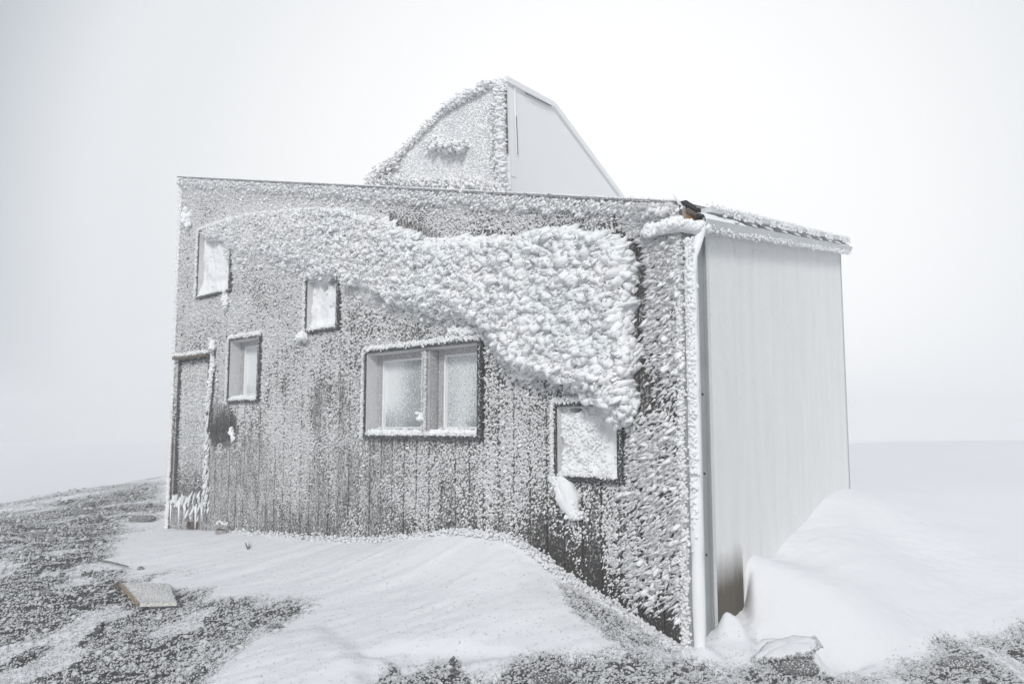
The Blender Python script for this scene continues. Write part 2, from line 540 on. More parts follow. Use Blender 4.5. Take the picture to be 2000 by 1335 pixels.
class TPS:
    def __init__(s, C, eps=0.05, lam=0.002):
        s.C = C[:, :2]; s.eps = eps
        n = len(C)
        K = s.k(np.linalg.norm(s.C[:, None] - s.C[None], axis=-1)) + lam * np.eye(n)
        Pm = np.c_[np.ones(n), s.C]
        A = np.block([[K, Pm], [Pm.T, np.zeros((3, 3))]])
        s.w = np.linalg.solve(A, np.r_[C[:, 2], 0, 0, 0])
    def k(s, r): return np.sqrt(r * r + s.eps)                 # stays calm far away
    def __call__(s, x, y):
        z = s.w[-3] + s.w[-2] * x + s.w[-1] * y
        for (cx, cy), w in zip(s.C, s.w[:-3]):
            z = z + w * np.sqrt((x - cx) ** 2 + (y - cy) ** 2 + s.eps)
        return z
T_base, T_drift = TPS(base_ctrl), TPS(drift_ctrl, 0.35)

RA = SW(1.02, 0)[:2]                       # sharp drift edge, from the side wall ...
RB = at_depth(1482, 1240, 4.92)[:2]         # ... to the buried boulder
RC = at_depth(1600, 1300, 4.62)[:2]
DRIFT = [tuple(RA + 3.0 * D2[:2] + 1.5 * D1[:2]), tuple(RA + 0.8 * D1[:2]), tuple(RA), tuple(RB), tuple(RC), tuple(at_depth(1700, 1290, 4.93)[:2]), tuple(at_depth(1850, 1250, 5.4)[:2]),
         tuple(at_depth(2000, 1185, 6.25)[:2]), tuple(at_depth(2250, 1110, 7.6)[:2]), (30, 14), (150, 10), (150, 150), (5, 150), (4.5, 12)]

PILES = [(*at_depth(1417, 1215, 5.02)[:2], 0.12, 0.055), (*at_depth(1444, 1225, 5.0)[:2], 0.10, 0.06), (*at_depth(1430, 1250, 4.93)[:2], 0.08, 0.16), (*at_depth(1378, 1262, 4.72)[:2], 0.07, 0.12)]

def terrain(x, y, fine=True):
    x = np.asarray(x, float); y = np.asarray(y, float)
    zb = T_base(x, y)
    zd = T_drift(x, y)
    sd_ = poly_sd(x, y, DRIFT)
    wob = (vnoise(np.stack([x, y], -1), 3.0, 5) - 0.5) * 0.08
    w = sstep(-0.03, 0.06, sd_ + wob * 0.3)
    hol = np.minimum(zb, 0.05) if False else zb
    z = zb * (1 - w) + np.maximum(zd, zb - 0.1) * w
    far = sstep(25, 60, np.hypot(x, y))
    P2 = np.stack([x, y], -1)
    z = z + (fbm(P2, 0.06, 3) - 0.5) * 0.5 * far
    for cx, cy, h, r in PILES:
        z = z + h * np.exp(-((x - cx) ** 2 + (y - cy) ** 2) / (r * r)) * (0.85 + 0.3 * vnoise(P2, 14, 8))
    z = z + (fbm(P2, 0.22, 6) - 0.5) * 0.55 * sstep(11, 17, y)
    # foreground ledges of wind-packed snow
    px, py, yc = project(np.stack([x, y, z], -1))
    near = (yc > 1.0)
    led = poly_sd(px, py, [(360, 1340), (420, 1275), (520, 1238), (620, 1236), (672, 1268), (700, 1300), (725, 1345), (600, 1500), (300, 1500)])
    z = z + np.where(near, 0.05 * sstep(-25, 45, led + 60 * (fbm(P2, 3, 4) - .5)), 0)
    hol2 = poly_sd(px, py, [(690, 1285), (760, 1256), (900, 1250), (1010, 1262), (1040, 1280), (930, 1292), (850, 1300), (760, 1300)])
    z = z - np.where(near, 0.03 * sstep(-4, 18, hol2), 0)
    return z

def bare_mask(x, y, z):
    px, py, yc = project(np.stack([x, y, z], -1))
    P2 = np.stack([x, y], -1)
    jn = (fbm(P2, 2.2, 21) - 0.5)
    L = poly_sd(px, py, [(-600, 980), (60, 985), (180, 955), (310, 935), (318, 960), (285, 1005), (225, 1060), (215, 1095), (330, 1150), (420, 1180), (560, 1185), (600, 1200), (500, 1222), (420, 1262), (365, 1345), (330, 1700), (-900, 1700)])
    Rr = poly_sd(px, py, [(730, 1345), (760, 1300), (900, 1296), (1040, 1278), (1180, 1265), (1320, 1290), (1420, 1312), (1600, 1304), (1750, 1290), (1880, 1252), (2010, 1188), (2300, 1100), (2600, 1700), (700, 1700)])
    side = poly_sd(px, py, [(1060, 1110), (1130, 1150), (1220, 1200), (1340, 1275), (1330, 1295), (1180, 1260), (1120, 1200)])
    m = np.maximum(sstep(-50, 55, L + jn * 120), sstep(-30, 45, Rr + jn * 90) * 0.95)
    m = np.maximum(m, 0.6 * sstep(-8, 22, side + jn * 30))
    # clumps of smooth drift snow caught inside the gravel
    clump = sstep(0.62, 0.70, fbm(P2 @ np.array([[0.85, -0.5], [0.3, 0.52]]), 2.6, 33))
    m = m * (1 - 0.7 * clump)
    m = m * (yc > 0.5) + (yc <= 0.5) * 0.6
    fade = 1 - sstep(22, 34, y)
    return m * fade

def graded(lo, hi, c0, c1, step, n_out, far=1.0):
    mid = np.arange(c0, c1 + step / 2, step)
    a = c0 - np.geomspace(step, c0 - lo + step, n_out)[::-1] + 0
    b = c1 + np.geomspace(step, hi - c1 + step, n_out)
    return np.unique(np.r_[a, mid, b])
gx = graded(-150, 150, -4.6, 4.4, 0.021, 75)
gy = graded(-60, 150, 3.6, 7.6, 0.018, 110)
gx = gx[np.r_[True, np.diff(gx) > 0.008]]; gy = gy[np.r_[True, np.diff(gy) > 0.008]]
X, Y = np.meshgrid(gx, gy)
Z = terrain(X, Y)
BM = bare_mask(X, Y, Z)
rot = np.array([[math.cos(0.55), -math.sin(0.55)], [math.sin(0.55), math.cos(0.55)]])
def micro(x, y, bm):
    """small relief: lumpy crust over gravel, wind ripples on the snow"""
    q = (np.stack([x, y], -1) @ rot) * np.array([0.55, 1.3])
    r = bm * ((fbm(q, 17, 41, 3) - 0.5) * 0.055 + (fbm(q, 3.6, 43, 2) - 0.5) * 0.09) * sstep(60, 15, np.hypot(x, y))
    return r + (1 - bm) * sstep(30, 14, y) * ((fbm(q * np.array([.5, 1.6]), 2.6, 71, 3) - .5) * .032 + (fbm(q, 1.1, 51, 3) - 0.5) * 0.05
                + (fbm(q, 11, 53, 2) - .5) * 0.012 + (fbm(q, 26, 57, 2) - .5) * 0.012 * sstep(.35, .65, vnoise(q, 1.3, 58)))
Z = Z + micro(X, Y, BM)
ny, nx = X.shape
idx = np.arange(nx * ny).reshape(ny, nx)
FQ = np.stack([idx[:-1, :-1], idx[:-1, 1:], idx[1:, 1:], idx[1:, :-1]], -1).reshape(-1, 4)
ground = mesh_np('snow_ground', np.stack([X, Y, Z], -1).reshape(-1, 3), FQ, M_SNOW, smooth=True, attrs={'bare': BM.ravel()})
ground['kind'] = 'structure'
print('ground', nx, ny)

def gz(x, y):
    x, y = np.array([x]), np.array([y])
    z = terrain(x, y)
    return float((z + micro(x, y, bare_mask(x, y, z)))[0])

# rime buds growing out of the gravel, all leaning into the wind
N = 420000
dep = 3.7 * (15 / 3.7) ** rng.random(N)
gxs = (rng.uniform(-500, 2280, N) - 1000) / F * dep
gq = np.stack([gxs, dep], -1)
pick = fbm(gq @ rot * np.array([0.5, 1.5]), 6.0, 61, 2)
pick2 = vnoise(gq @ rot * np.array([0.6, 1.3]), 26, 63)
k_ = rng.random(N) < sstep(-0.1, 0.50, pick) * sstep(0.0, 0.6, pick2)
gxs, dep, gq = gxs[k_], dep[k_], gq[k_]
gzs = terrain(gxs, dep)
bm = bare_mask(gxs, dep, gzs)
gzs = gzs + micro(gxs, dep, bm)
Pg_ = np.stack([gxs, dep, gzs], -1)
bpx, bpv, _ = project(Pg_)
mid = sstep(1090, 1150, bpv) * sstep(430, 520, bpx) * 0.09 + 0.025
keep = rng.random(len(gxs)) < np.maximum(bm * 1.1, mid)
u_, s_ = (np.stack([gxs, dep, gzs * 0], -1) - C0) @ D1, (np.stack([gxs, dep, gzs * 0], -1) - C0) @ D2
keep &= ~((s_ > -0.02) & (u_ > -0.02) & (u_ < uL + 0.1))
keep &= ~((poly_sd(gxs, dep, DRIFT) > 0.03))
gp = Pg_[keep]; bk = bm[keep]
nb_ = len(gp)
gsz = rng.uniform(0.008, 0.021, nb_) * np.sqrt(gp[:, 1] / 5) * (0.55 + 0.45 * sstep(0.0, 0.4, bk))
inf_ = (bpx[keep] > -60) & (bpx[keep] < 2060)
for sel_, lv_ in ((inf_, -1), (~inf_, -2)):
    lumps('rime_buds', gp[sel_], gdir(int(sel_.sum()), (0.8, -0.3, 0.35), 0.3), gsz[sel_], M_GRIME, None, 1.7, lv_, flat=0.7)
big = rng.random(nb_) < 0.02 * (bk > .3)
lumps('rime_clods', gp[big], gdir(int(big.sum()), (0.75, -0.35, 0.3), 0.3), gsz[big] * 2.3, M_GRIME, None, 1.6, 0, flat=0.6, rough=.5)
st = rng.choice(np.nonzero(inf_)[0], 5000, replace=False)
st = st[(bk[st] > .5) & (vnoise(gq2 := gp[st][:, :2], 1.7, 97) > .42)][:420]
sts = np.clip(np.exp(rng.normal(-3.3, .38, len(st))), .015, .062)
lumps('gravel_stones', gp[st], gdir(len(st), (0, 0, 1), .5), sts * np.sqrt(gp[st][:, 1] / 5), M_ROCKG, None, .8, 1, rough=.7, sink=.35, smooth=False)
ss_ = rng.integers(0, len(st), 2600)
lumps('stone_rime', gp[st][ss_] + np.stack([rng.normal(.1, .35, 2600) * sts[ss_], rng.normal(-.1, .35, 2600) * sts[ss_], sts[ss_] * .35], -1), gdir(2600, (0.75, -0.4, 0.5), 0.3), rng.uniform(.008, .02, 2600), M_GRIME, None, 1.8, -1, flat=.7)
print('ground buds', nb_)

# ------------------------------------------------------------------ cabin
cabin = empty('mountain_cabin', tuple(C0))
tag(cabin, 'grey plank mountain cabin crusted in white rime with a pointed taller part behind', 'cabin')
OFF = -C0
def child(o, parent=cabin):
    """parent while keeping the world place"""
    o.parent = parent
    return o
def loc(V): return np.asarray(V, float) - C0     # cabin-local coordinates
class CB(MB):
    def build(s, name, mat, parent=None, smooth=False, kind=None):
        return mesh_np(name, loc(np.array(s.V)), s.F, mat, parent or cabin, smooth, kind=kind)
def clumps(name, P, D, size, mat=M_RIME, parent=None, **kw):
    return lumps(name, np.asarray(P) - C0, D, size, mat, parent or cabin, **kw)

uTL, zTL = map(float, fw(356, 346)); uTR, zTR = map(float, fw(1343, 396))
kt = (zTL - zTR) / (uTL - uTR)
def ztop(u): return zTR + kt * (np.asarray(u) - uTR)
sB, zB = map(float, sw(1643, 468))
SB = float(sw(1655, 800)[0])
ks = (zB - zTR) / SB
def stop(s): return zTR - 0.06 + ks * np.asarray(s)
print('wall', uL, uTL, zTL, zTR, SB, zB)

def rect(px0, py_tl, py_bl, px1, py_tr, py_br):
    a = fw([px0, px0, px1, px1], [py_tl, py_bl, py_tr, py_br])
    return (float((a[0][2] + a[0][3]) / 2), float((a[0][0] + a[0][1]) / 2), float((a[1][1] + a[1][3]) / 2), float((a[1][0] + a[1][2]) / 2))
WINS = {   # u0 (right), u1 (left), z0, z1
    'w1': rect(392, 452, 586, 457, 432, 566),
    'w2': rect(603, 543, 652, 667, 528, 642),
    'w3': rect(452, 662, 784, 512, 654, 786),
    'w4': rect(717, 687, 856, 945, 660, 858),
    'w5': rect(1087, 787, 935, 1220, 781, 945),
}
for k, v in WINS.items(): print(k, [round(x, 2) for x in v])
uD1, zD1 = map(float, fw(350, 703)); uD0, zD0 = map(float, fw(401, 962))
DOOR = (uD0, uD1, zD0 - 0.15, zD1)
HOLES = [tuple(v) for v in WINS.values()] + [DOOR]

PATCH = [(395, 458), (432, 432), (500, 415), (545, 412), (600, 406), (690, 410), (705, 422), (760, 432), (800, 452), (860, 472), (960, 466), (1040, 468),
         (1060, 458), (1125, 455), (1180, 465), (1228, 476), (1236, 500), (1241, 520), (1238, 600), (1232, 622), (1240, 660), (1251, 680), (1244, 720), (1236, 735), (1244, 770),
         (1236, 800), (1218, 815), (1190, 782), (1150, 765), (1095, 748), (1030, 736), (990, 700), (960, 660), (930, 636), (850, 618),
         (780, 602), (720, 574), (660, 545), (600, 532), (520, 510), (460, 500), (448, 520), (440, 470), (410, 470)]

def frost_at(px, py):
    """how frosted the boards are, in the front wall's own layout"""
    f = 0.47 + 0.0 * px
    f = f + 0.14 * sstep(1000, 450, px) * sstep(700, 900, py)     # lower left: thin even film
    f = f - 0.20 * sstep(950, 1250, px)
    cont = np.interp(px, [341, 700, 900, 1010, 1100, 1200, 1352], [1030, 1052, 1034, 1050, 1112, 1175, 1275])
    f = f - 0.16 * sstep(1000, 1080, px) * sstep(150, 40, cont - py) * sstep(1345, 1280, px)
    f = f - 0.14 * sstep(80, 10, cont - py) * sstep(440, 520, px)
    f = f - 0.75 * sstep(40, 8, np.hypot((px - 436) / 1.1, (py - 842) / 0.9))
    f = f - 0.10 * sstep(60, 10, px - 945) * (px > 945) * sstep(640, 690, py) * sstep(880, 850, py)
    return np.clip(f, 0, 1)

# boards
front = CB()
frF = lambda a, b, c: FW(a, b, c)
zb_ = -0.5
front.hexa([FW(u, (ztop(u) - 0.02) if t else zb_, n) for u in (0.03, uL - 0.03) for t in (0, 1) for n in (-0.30, -0.24)])
front_wall = front.build('front_wall', M_DARK)
PW_ = 0.168
u = 0.035
k = 0
while u < uL - 0.01:
    ue = min(u + PW_, uL)
    a, b = u + 0.006, ue - 0.006
    proud = random.uniform(-0.004, 0.004)
    near = [h for h in HOLES if h[0] < b - 0.004 and h[1] > a + 0.004]
    zt = float(ztop((a + b) / 2)) - 0.015
    lev = [zb_] + sorted(z for h in near for z in (h[2], h[3])) + [zt]
    pieces = []
    for z0_, z1_ in zip(lev[:-1], lev[1:]):
        zm = (z0_ + z1_) / 2
        free = [(a, b)]
        for h in near:
            if h[2] < zm < h[3]:
                nf = []
                for c0, c1 in free:
                    if h[0] > c0 + .004: nf.append((c0, min(c1, h[0])))
                    if h[1] < c1 - .004: nf.append((max(c0, h[1]), c1))
                free = nf
        pieces += [(c0, c1, z0_, z1_) for c0, c1 in free]
    for c0, c1, s0, s1 in pieces:
        nn = max(1, int((s1 - s0) / 0.28))
        zs = np.linspace(s0, s1, nn + 1)
        V, Fc, FR = [], [], []
        for z in zs:
            zz0 = zz1 = z
            if abs(s1 - zt) < 1e-6 and z == zs[-1]:
                zz0, zz1 = float(ztop(c0)) - .015, float(ztop(c1)) - .015
            for (uu, n_, zv) in ((c0, -0.028, zz0), (c1, -0.028, zz1), (c1, proud, zz1), (c0, proud, zz0)):
                P = FW(uu, zv, n_); V.append(P)
                px, py, _ = project(P); FR.append(float(frost_at(px, py)))
        for i in range(nn):
            for j in range(4):
                p, q = i * 4 + j, i * 4 + (j + 1) % 4
                Fc.append((p, q, q + 4, p + 4))
        Fc.append((3, 2, 1, 0)); e0 = nn * 4
        Fc.append((e0, e0 + 1, e0 + 2, e0 + 3))
        mesh_np('plank', loc(V), Fc, M_PLANK, front_wall, attrs={'frost': FR})
    u = ue; k += 1
print('planks', k)

# side wall and its tall frosted panels
sidew = CB()
sidew.hexa([SW(s, (stop(s) - 0.02) if t else -0.5, n) for s in (0.02, SB - 0.02) for t in (0, 1) for n in (-0.12, -0.04)])
side_wall = sidew.build('side_wall', M_DARK)
edges = [0.44, 1.0]
while edges[-1] < SB - 0.3: edges.append(edges[-1] + 0.44)
edges[-1] = SB
for s0, s1 in zip(edges[:-1], edges[1:]):
    V, Fc, FR = [], [], []
    zs = np.r_[np.linspace(-0.4, 1.2, 19), stop((s0 + s1) / 2) - 0.0]
    ss = [s0 + 0.002, s0 + (s1 - s0) * .33, s0 + (s1 - s0) * .66, s1 - 0.002] if s0 < 0.9 else [s0 + 0.002, s1 - 0.002]
    for z in zs:
        for s in ss:
            zz = float(stop(s)) if z == zs[-1] else z
            V.append(SW(s, zz, 0.0)); V.append(SW(s, zz, -0.035))
            px, py, _ = project(SW(s, zz))
            f = 1.0 - 1.05 * sstep(1.05, 0.12, z) if s0 < 0.9 else 1.0 - 0.35 * sstep(1.1, 0.6, z) * sstep(2.6, 1.2, s)
            FR += [float(f), float(f)]
    w = len(ss) * 2
    for i in range(len(zs) - 1):
        for j in range(len(ss) - 1):
            p = i * w + j * 2
            Fc.append((p, p + 2, p + 2 + w, p + w))
        p = i * w
        Fc.append((p + 1, p, p + w, p + w + 1))
        q = i * w + (len(ss) - 1) * 2
        Fc.append((q, q + 1, q + w + 1, q + w))
    mesh_np('panel', loc(V), Fc, M_PANEL, side_wall, attrs={'frost': FR})

M_PANELF = m_simple('frosted_back', (0.7, 0.7, 0.7), 0.8, frost=.5)
# far walls, so the cabin is closed
o = CB().hexa([FW(uL, (float(ztop(uL)) + ks * s - 0.04) if t else -0.6, 0) + s * D2 + n * D1 for s in (0.0, SB) for t in (0, 1) for n in (-0.08, -0.002)]).build('end_wall', M_BROWN)
o = CB().hexa([SW(SB, (float(ztop(u)) + ks * SB - 0.06) if t else -0.6, 0) + u * D1 + n * D2 for u in (0.0, uL) for t in (0, 1) for n in (-0.08, -0.002)]).build('back_wall', M_PANELF)
# roof: one thin slab on all four walls
def RP(u, s, dz): return C0 + D1 * u + D2 * s + UP * (float(ztop(u)) + ks * s + dz)
roof = CB().hexa([RP(u, s, dz) for u in (0.02, uL + 0.03) for s in (-0.05, SB + 0.06) for dz in (-0.012, 0.010)]).build('roof', M_ROOF)
CB().hexa([RP(u, s, dz) for u in (0.03, uL + 0.035) for s in (-0.060, -0.051) for dz in (-0.012, 0.013)]).build('drip_edge', M_ROOF, roof)

# ---- eave over the side wall: roof flashing, brackets, gutter full of snow
ev = CB()
ev.hexa([SW(s, float(stop(s)) + z, n) for s in (0.28, SB + 0.02) for z in (0.008, 0.045) for n in (0.02, 0.10)])
eave = ev.build('eave_flashing', M_FLASHF)
gut = CB()
pr = [(0.0, -0.02), (0.02, -0.085), (0.06, -0.105), (0.10, -0.085), (0.125, -0.03), (0.118, -0.03), (0.095, -0.078), (0.06, -0.095), (0.025, -0.078), (0.008, -0.02)]
ns = 24; sv = np.linspace(0.12, SB + 0.03, ns)
b0 = 0
for s in sv:
    for n, z in pr: gut.V.append(SW(s, float(stop(s)) + z - 0.035, n + 0.01))
m_ = len(pr)
for i in range(ns - 1):
    for j in range(m_):
        p, q = i * m_ + j, i * m_ + (j + 1) % m_
        gut.F.append((p, q, q + m_, p + m_))
gut.F.append(tuple(range(m_))); gut.F.append(tuple(range((ns - 1) * m_, ns * m_))[::-1])
gutter = gut.build('gutter', M_FLASHF)
for s in np.arange(0.75, SB, 0.42):
    b = CB()
    z = float(stop(s)) - 0.055
    b.hexa([SW(s + ds, z + zz, nn) for ds in (-0.022, 0.022) for (zz, nn) in ((-0.005, 0.135), (0.05, 0.02), (0.012, 0.135), (0.075, 0.02))])
    b.build('bracket', M_FLASHF, gutter)
sn = CB()   # snow bed caught in the gutter, deep near the corner
sv = np.linspace(0.14, SB, 60)
for i, s in enumerate(sv):
    zt = 0.045 * math.exp(-((s - 0.45) / 0.5) ** 2) + 0.006 * math.sin(s * 9) + 0.005 * math.sin(s * 23)
    for n, z in ((0.012, zt + 0.0), (0.05, zt + 0.02), (0.10, zt * 0.8), (0.122, -0.02)):
        sn.V.append(SW(s, float(stop(s)) + z - 0.055, n))
for i in range(59):
    for j in range(3): sn.F.append((i * 4 + j, i * 4 + j + 1, i * 4 + j + 5, i * 4 + j + 4))
sn.build('gutter_snow', M_ICE, gutter, True)
n = 1400
ss = rng.uniform(0.15, SB + 0.02, n)
lowz = stop(ss) - 0.13 + rng.normal(0, 0.012, n)
clumps('gutter_rime', SW(ss, lowz, 0.085 + rng.uniform(-0.03, 0.04, n)), gdir(n, N2 * 0.4 - UP * 0.8, 0.3), rng.uniform(0.008, 0.018, n), elong=1.4, kind='stuff', level=0)
n = 1800
ss = rng.uniform(0.30, SB + 0.02, n)
clumps('eave_rime', SW(ss, stop(ss) + 0.050 + rng.normal(0, 0.008, n), 0.10 + rng.uniform(-0.06, 0.01, n)), gdir(n, N2 + UP * 0.6, 0.3), rng.uniform(0.006, 0.014, n), kind='stuff')
n = 1500
ss = rng.uniform(0.5, SB, n); ss = ss[rng.random(n) < sstep(.35, .6, vnoise(np.stack([ss, ss * 0], -1), 9, 4))]; n = len(ss)
clumps('eave_rime', SW(ss, stop(ss) - .0 + rng.uniform(-.012, .045, n), 0.105), gdir(n, N2 - UP * .9, .25), rng.uniform(.007, .016, n), kind='stuff', elong=1.8)
n = 30000
ss, zz = rng.uniform(0.45, SB, n), rng.uniform(0.3, 3.9, n)
k_ = (zz < stop(ss) - .12) & (rng.random(n) < (.12 + .5 * sstep(1.4, .1, stop(ss) - zz) * sstep(.4, .65, vnoise(np.stack([ss, zz], -1), 6, 12)) + .25 * sstep(.9, .45, ss) * (zz > 1.6))) & ~((ss < 1.02) & (zz < 1.2))
clumps('panel_hoar', SW(ss[k_], zz[k_], 0.0), gdir(int(k_.sum()), N2, .4), rng.uniform(.004, .0095, int(k_.sum())), parent=side_wall, level=-1, kind='stuff')
# open corner of the roof edge with the timber showing
CB().hexa([SW(s, zTR - 0.03 + z, n) for s in (0.02, 0.22) for z in (-0.03, 0.0) for n in (-0.03, 0.03)]).build('eave_board', M_BROWN)
CB().hexa([SW(s, zTR - 0.075 + z, n) for s in (0.03, 0.22) for z in (-0.06, 0.035) for n in (-0.03, 0.015)]).build('timber_end', M_ORANGE)
CB().hexa([SW(s, zTR + z, n) for s in (0.02, 0.20) for z in (0.0, 0.03) for n in (-0.03, 0.02)]).build('membrane', M_DARK)
for q in (-0.012, 0.004):
    CB().hexa([FW(0.01 + q, zTR + z, n) for q in (q, q + 0.006) for z in (-0.22, -0.02) for n in (0.0, 0.05)]).build('edge_strip', M_BROWN if q < 0 else M_FLASHF)

# ---- corner: strips, flashing with screws, downpipe
def vstrip(name, s0, s1, n0, n1, z0, z1, mat, parent=None):
    return CB().hexa([SW(s, z, n) for s in (s0, s1) for z in (z0, z1) for n in (n0, n1)]).build(name, mat, parent)
zc = float(stop(0.2)) - 0.10
CB().hexa([FW(u, z, n) for u in (-0.012, 0.03) for z in (-0.3, zTR - 0.02) for n in (-0.03, 0.012)]).build('corner_post', M_FLASH)
vstrip('corner_trim', 0.0, 0.15, -0.035, 0.0, -0.4, zc + 0.03, M_FLASHF)
vstrip('trim_edge', 0.150, 0.175, -0.03, 0.030, -0.4, zc, M_FLASHF)
fl = vstrip('corner_flashing', 0.178, 0.335, -0.03, 0.004, 0.02, zc, M_FLASH)
vstrip('flashing_lip', 0.336, 0.352, -0.03, 0.022, 0.02, zc, M_FLASH)
vstrip('panel_edge', 0.354, 0.438, -0.03, 0.010, -0.4, zc, M_FLASHF)
for px, py in ((1387, 771), (1391, 922), (1394, 1077)):
    s, z = map(float, sw(px, py))
    p = SW(0.262, z, 0.0)
    CB().tube([p, p + N2 * 0.012], 0.009, 10).build('screw', M_DARK, fl)
# downpipe with an offset bend under the gutter
pipe = []
def on_side(s, z, n): return SW(s, z, n)
zt = float(sw(1370, 462)[1])
pts = [(0.12, zt + 0.05, 0.065), (0.12, zt - 0.02, 0.065), (0.09, zt - 0.12, 0.055), (0.02, zt - 0.22, 0.045), (-0.005, zt - 0.35, 0.042)]
pts += [(-0.005 + 0.02 * (zt - z) / zt, z, 0.042) for z in np.arange(zt - 0.5, 0.0, -0.12)]
MBp = CB().tube([on_side(*p) for p in pts], 0.036, 14)
pp = MBp.build('downpipe', M_FLASHF, None, True)
# ice sleeve, uneven, on the windward half of the pipe
ipts = [(s - 0.008, z, n + 0.010) for s, z, n in pts]
rad = [0.036 + 0.010 * (0.5 + 0.5 * math.sin(i * 2.1) * math.sin(i * .7)) for i in range(len(ipts))]
CB().tube([on_side(*p) for p in ipts], rad, 14).build('ice_sleeve', M_ICE, pp, True)
n = 2600
zz = rng.uniform(0.75, zt - 0.1, n)
keepz = rng.random(n) < sstep(0.6, 2.4, zz)
zz = zz[keepz]; n = len(zz)
clumps('pipe_rime', SW(-0.028 + rng.normal(0, 0.010, n), zz, 0.052 + rng.normal(0, 0.012, n)), gdir(n, N1 * 0.9 + N2 * 0.5, 0.25), rng.uniform(0.012, 0.028, n), elong=1.5, kind='stuff', parent=pp)
# rimed pipe straps that reach over to the boards
for px, py in ((1338, 512), (1335, 562)):
    uu, z = map(float, fw(px, py))
    c = CB().tube([FW(0.05, z, 0.01), FW(0.0, z - 0.005, 0.06), on_side(0.08, z - 0.01, 0.06)], [0.012, 0.014, 0.012], 8).build('pipe_strap', M_FLASHF, pp)
    q = 60; t = rng.random(q)[:, None]
    clumps('strap_rime', FW(0.08, z, 0.01) * (1 - t) + on_side(0.06, z, 0.07) * t, gdir(q, N1 + UP * .3, 0.4), rng.uniform(0.02, 0.04, q), kind='stuff', parent=pp)
# gutter end, snow capped, sticking out over the corner
ga = CB()
zg = float(fw(1330, 450)[1])
ga.tube([FW(0.22, zg - 0.01, 0.10), FW(0.1, zg, 0.10), FW(-0.02, zg, 0.08), on_side(0.16, zg - 0.0, 0.10)], [0.028, 0.036, 0.036, 0.03], 12)
ge = ga.build('gutter_outlet', M_FLASHF, None, True)
q = 900; t = rng.random(q)[:, None]
a_, b_, c_ = FW(0.24, zg, 0.10), FW(0.0, zg + 0.015, 0.11), on_side(0.20, zg + 0.02, 0.10)
pp_ = np.where(t < 0.55, a_ + (b_ - a_) * t / 0.55, b_ + (c_ - b_) * (t - 0.55) / 0.45)
clumps('outlet_snow', pp_ + rng.normal(0, 0.012, (q, 3)), gdir(q, UP * 0.9 + N1 * 0.5, 0.35), rng.uniform(0.02, 0.045, q), M_ICE, elong=1.1, level=1, kind='stuff', parent=ge)

# ------------------------------------------------------------------ windows
def wbox(mb, u0, u1, z0, z1, n0, n1):
    return mb.hexa([FW(u, z, n) for u in (u0, u1) for z in (z0, z1) for n in (n0, n1)])
def ring(mb, r, w, n0, n1):
    u0, u1, z0, z1 = r
    wbox(mb, u0, u1, z1 - w, z1, n0, n1); wbox(mb, u0, u1, z0, z0 + w, n0, n1)
    wbox(mb, u0, u0 + w, z0 + w, z1 - w, n0, n1); wbox(mb, u1 - w, u1, z0 + w, z1 - w, n0, n1)
    return mb
def pane_grid(r, n, name, mat, parent, icefn, nu=14, nz=18, depth=0.012):
    u0, u1, z0, z1 = r
    us, zs = np.linspace(u0, u1, nu), np.linspace(z0, z1, nz)
    U, Zz = np.meshgrid(us, zs)
    V = np.concatenate([FW(U.ravel(), Zz.ravel(), n), FW(U.ravel(), Zz.ravel(), n - depth)])
    ids = np.arange(nu * nz).reshape(nz, nu)
    f = np.stack([ids[:-1, :-1], ids[:-1, 1:], ids[1:, 1:], ids[1:, :-1]], -1).reshape(-1, 4)
    f = np.concatenate([f, f[:, ::-1] + nu * nz])
    a = icefn((U.ravel() - u0) / (u1 - u0), (Zz.ravel() - z0) / (z1 - z0))
    return mesh_np(name, loc(V), f, mat, parent, attrs={'ice': np.r_[a, a]})
def reveal(r, t, n0, n1, parent):
    return ring(CB(), r, t, n0, n1).build('reveal', M_REVEAL, parent)

def edge_rime(a, b, n, size, D, spread, parent, level=-1, name='frame_rime', mat=M_RIME, elong=1.4):
    n = int(n * 2.2); size = size * .62
    t = rng.random(n)[:, None]
    P = a + (b - a) * t + rng.normal(0, 1, (n, 3)) * np.asarray(spread)
    return clumps(name, P, gdir(n, D, 0.3), rng.uniform(size * 0.6, size * 1.3, n), mat, parent, elong=elong, level=level, kind='stuff')

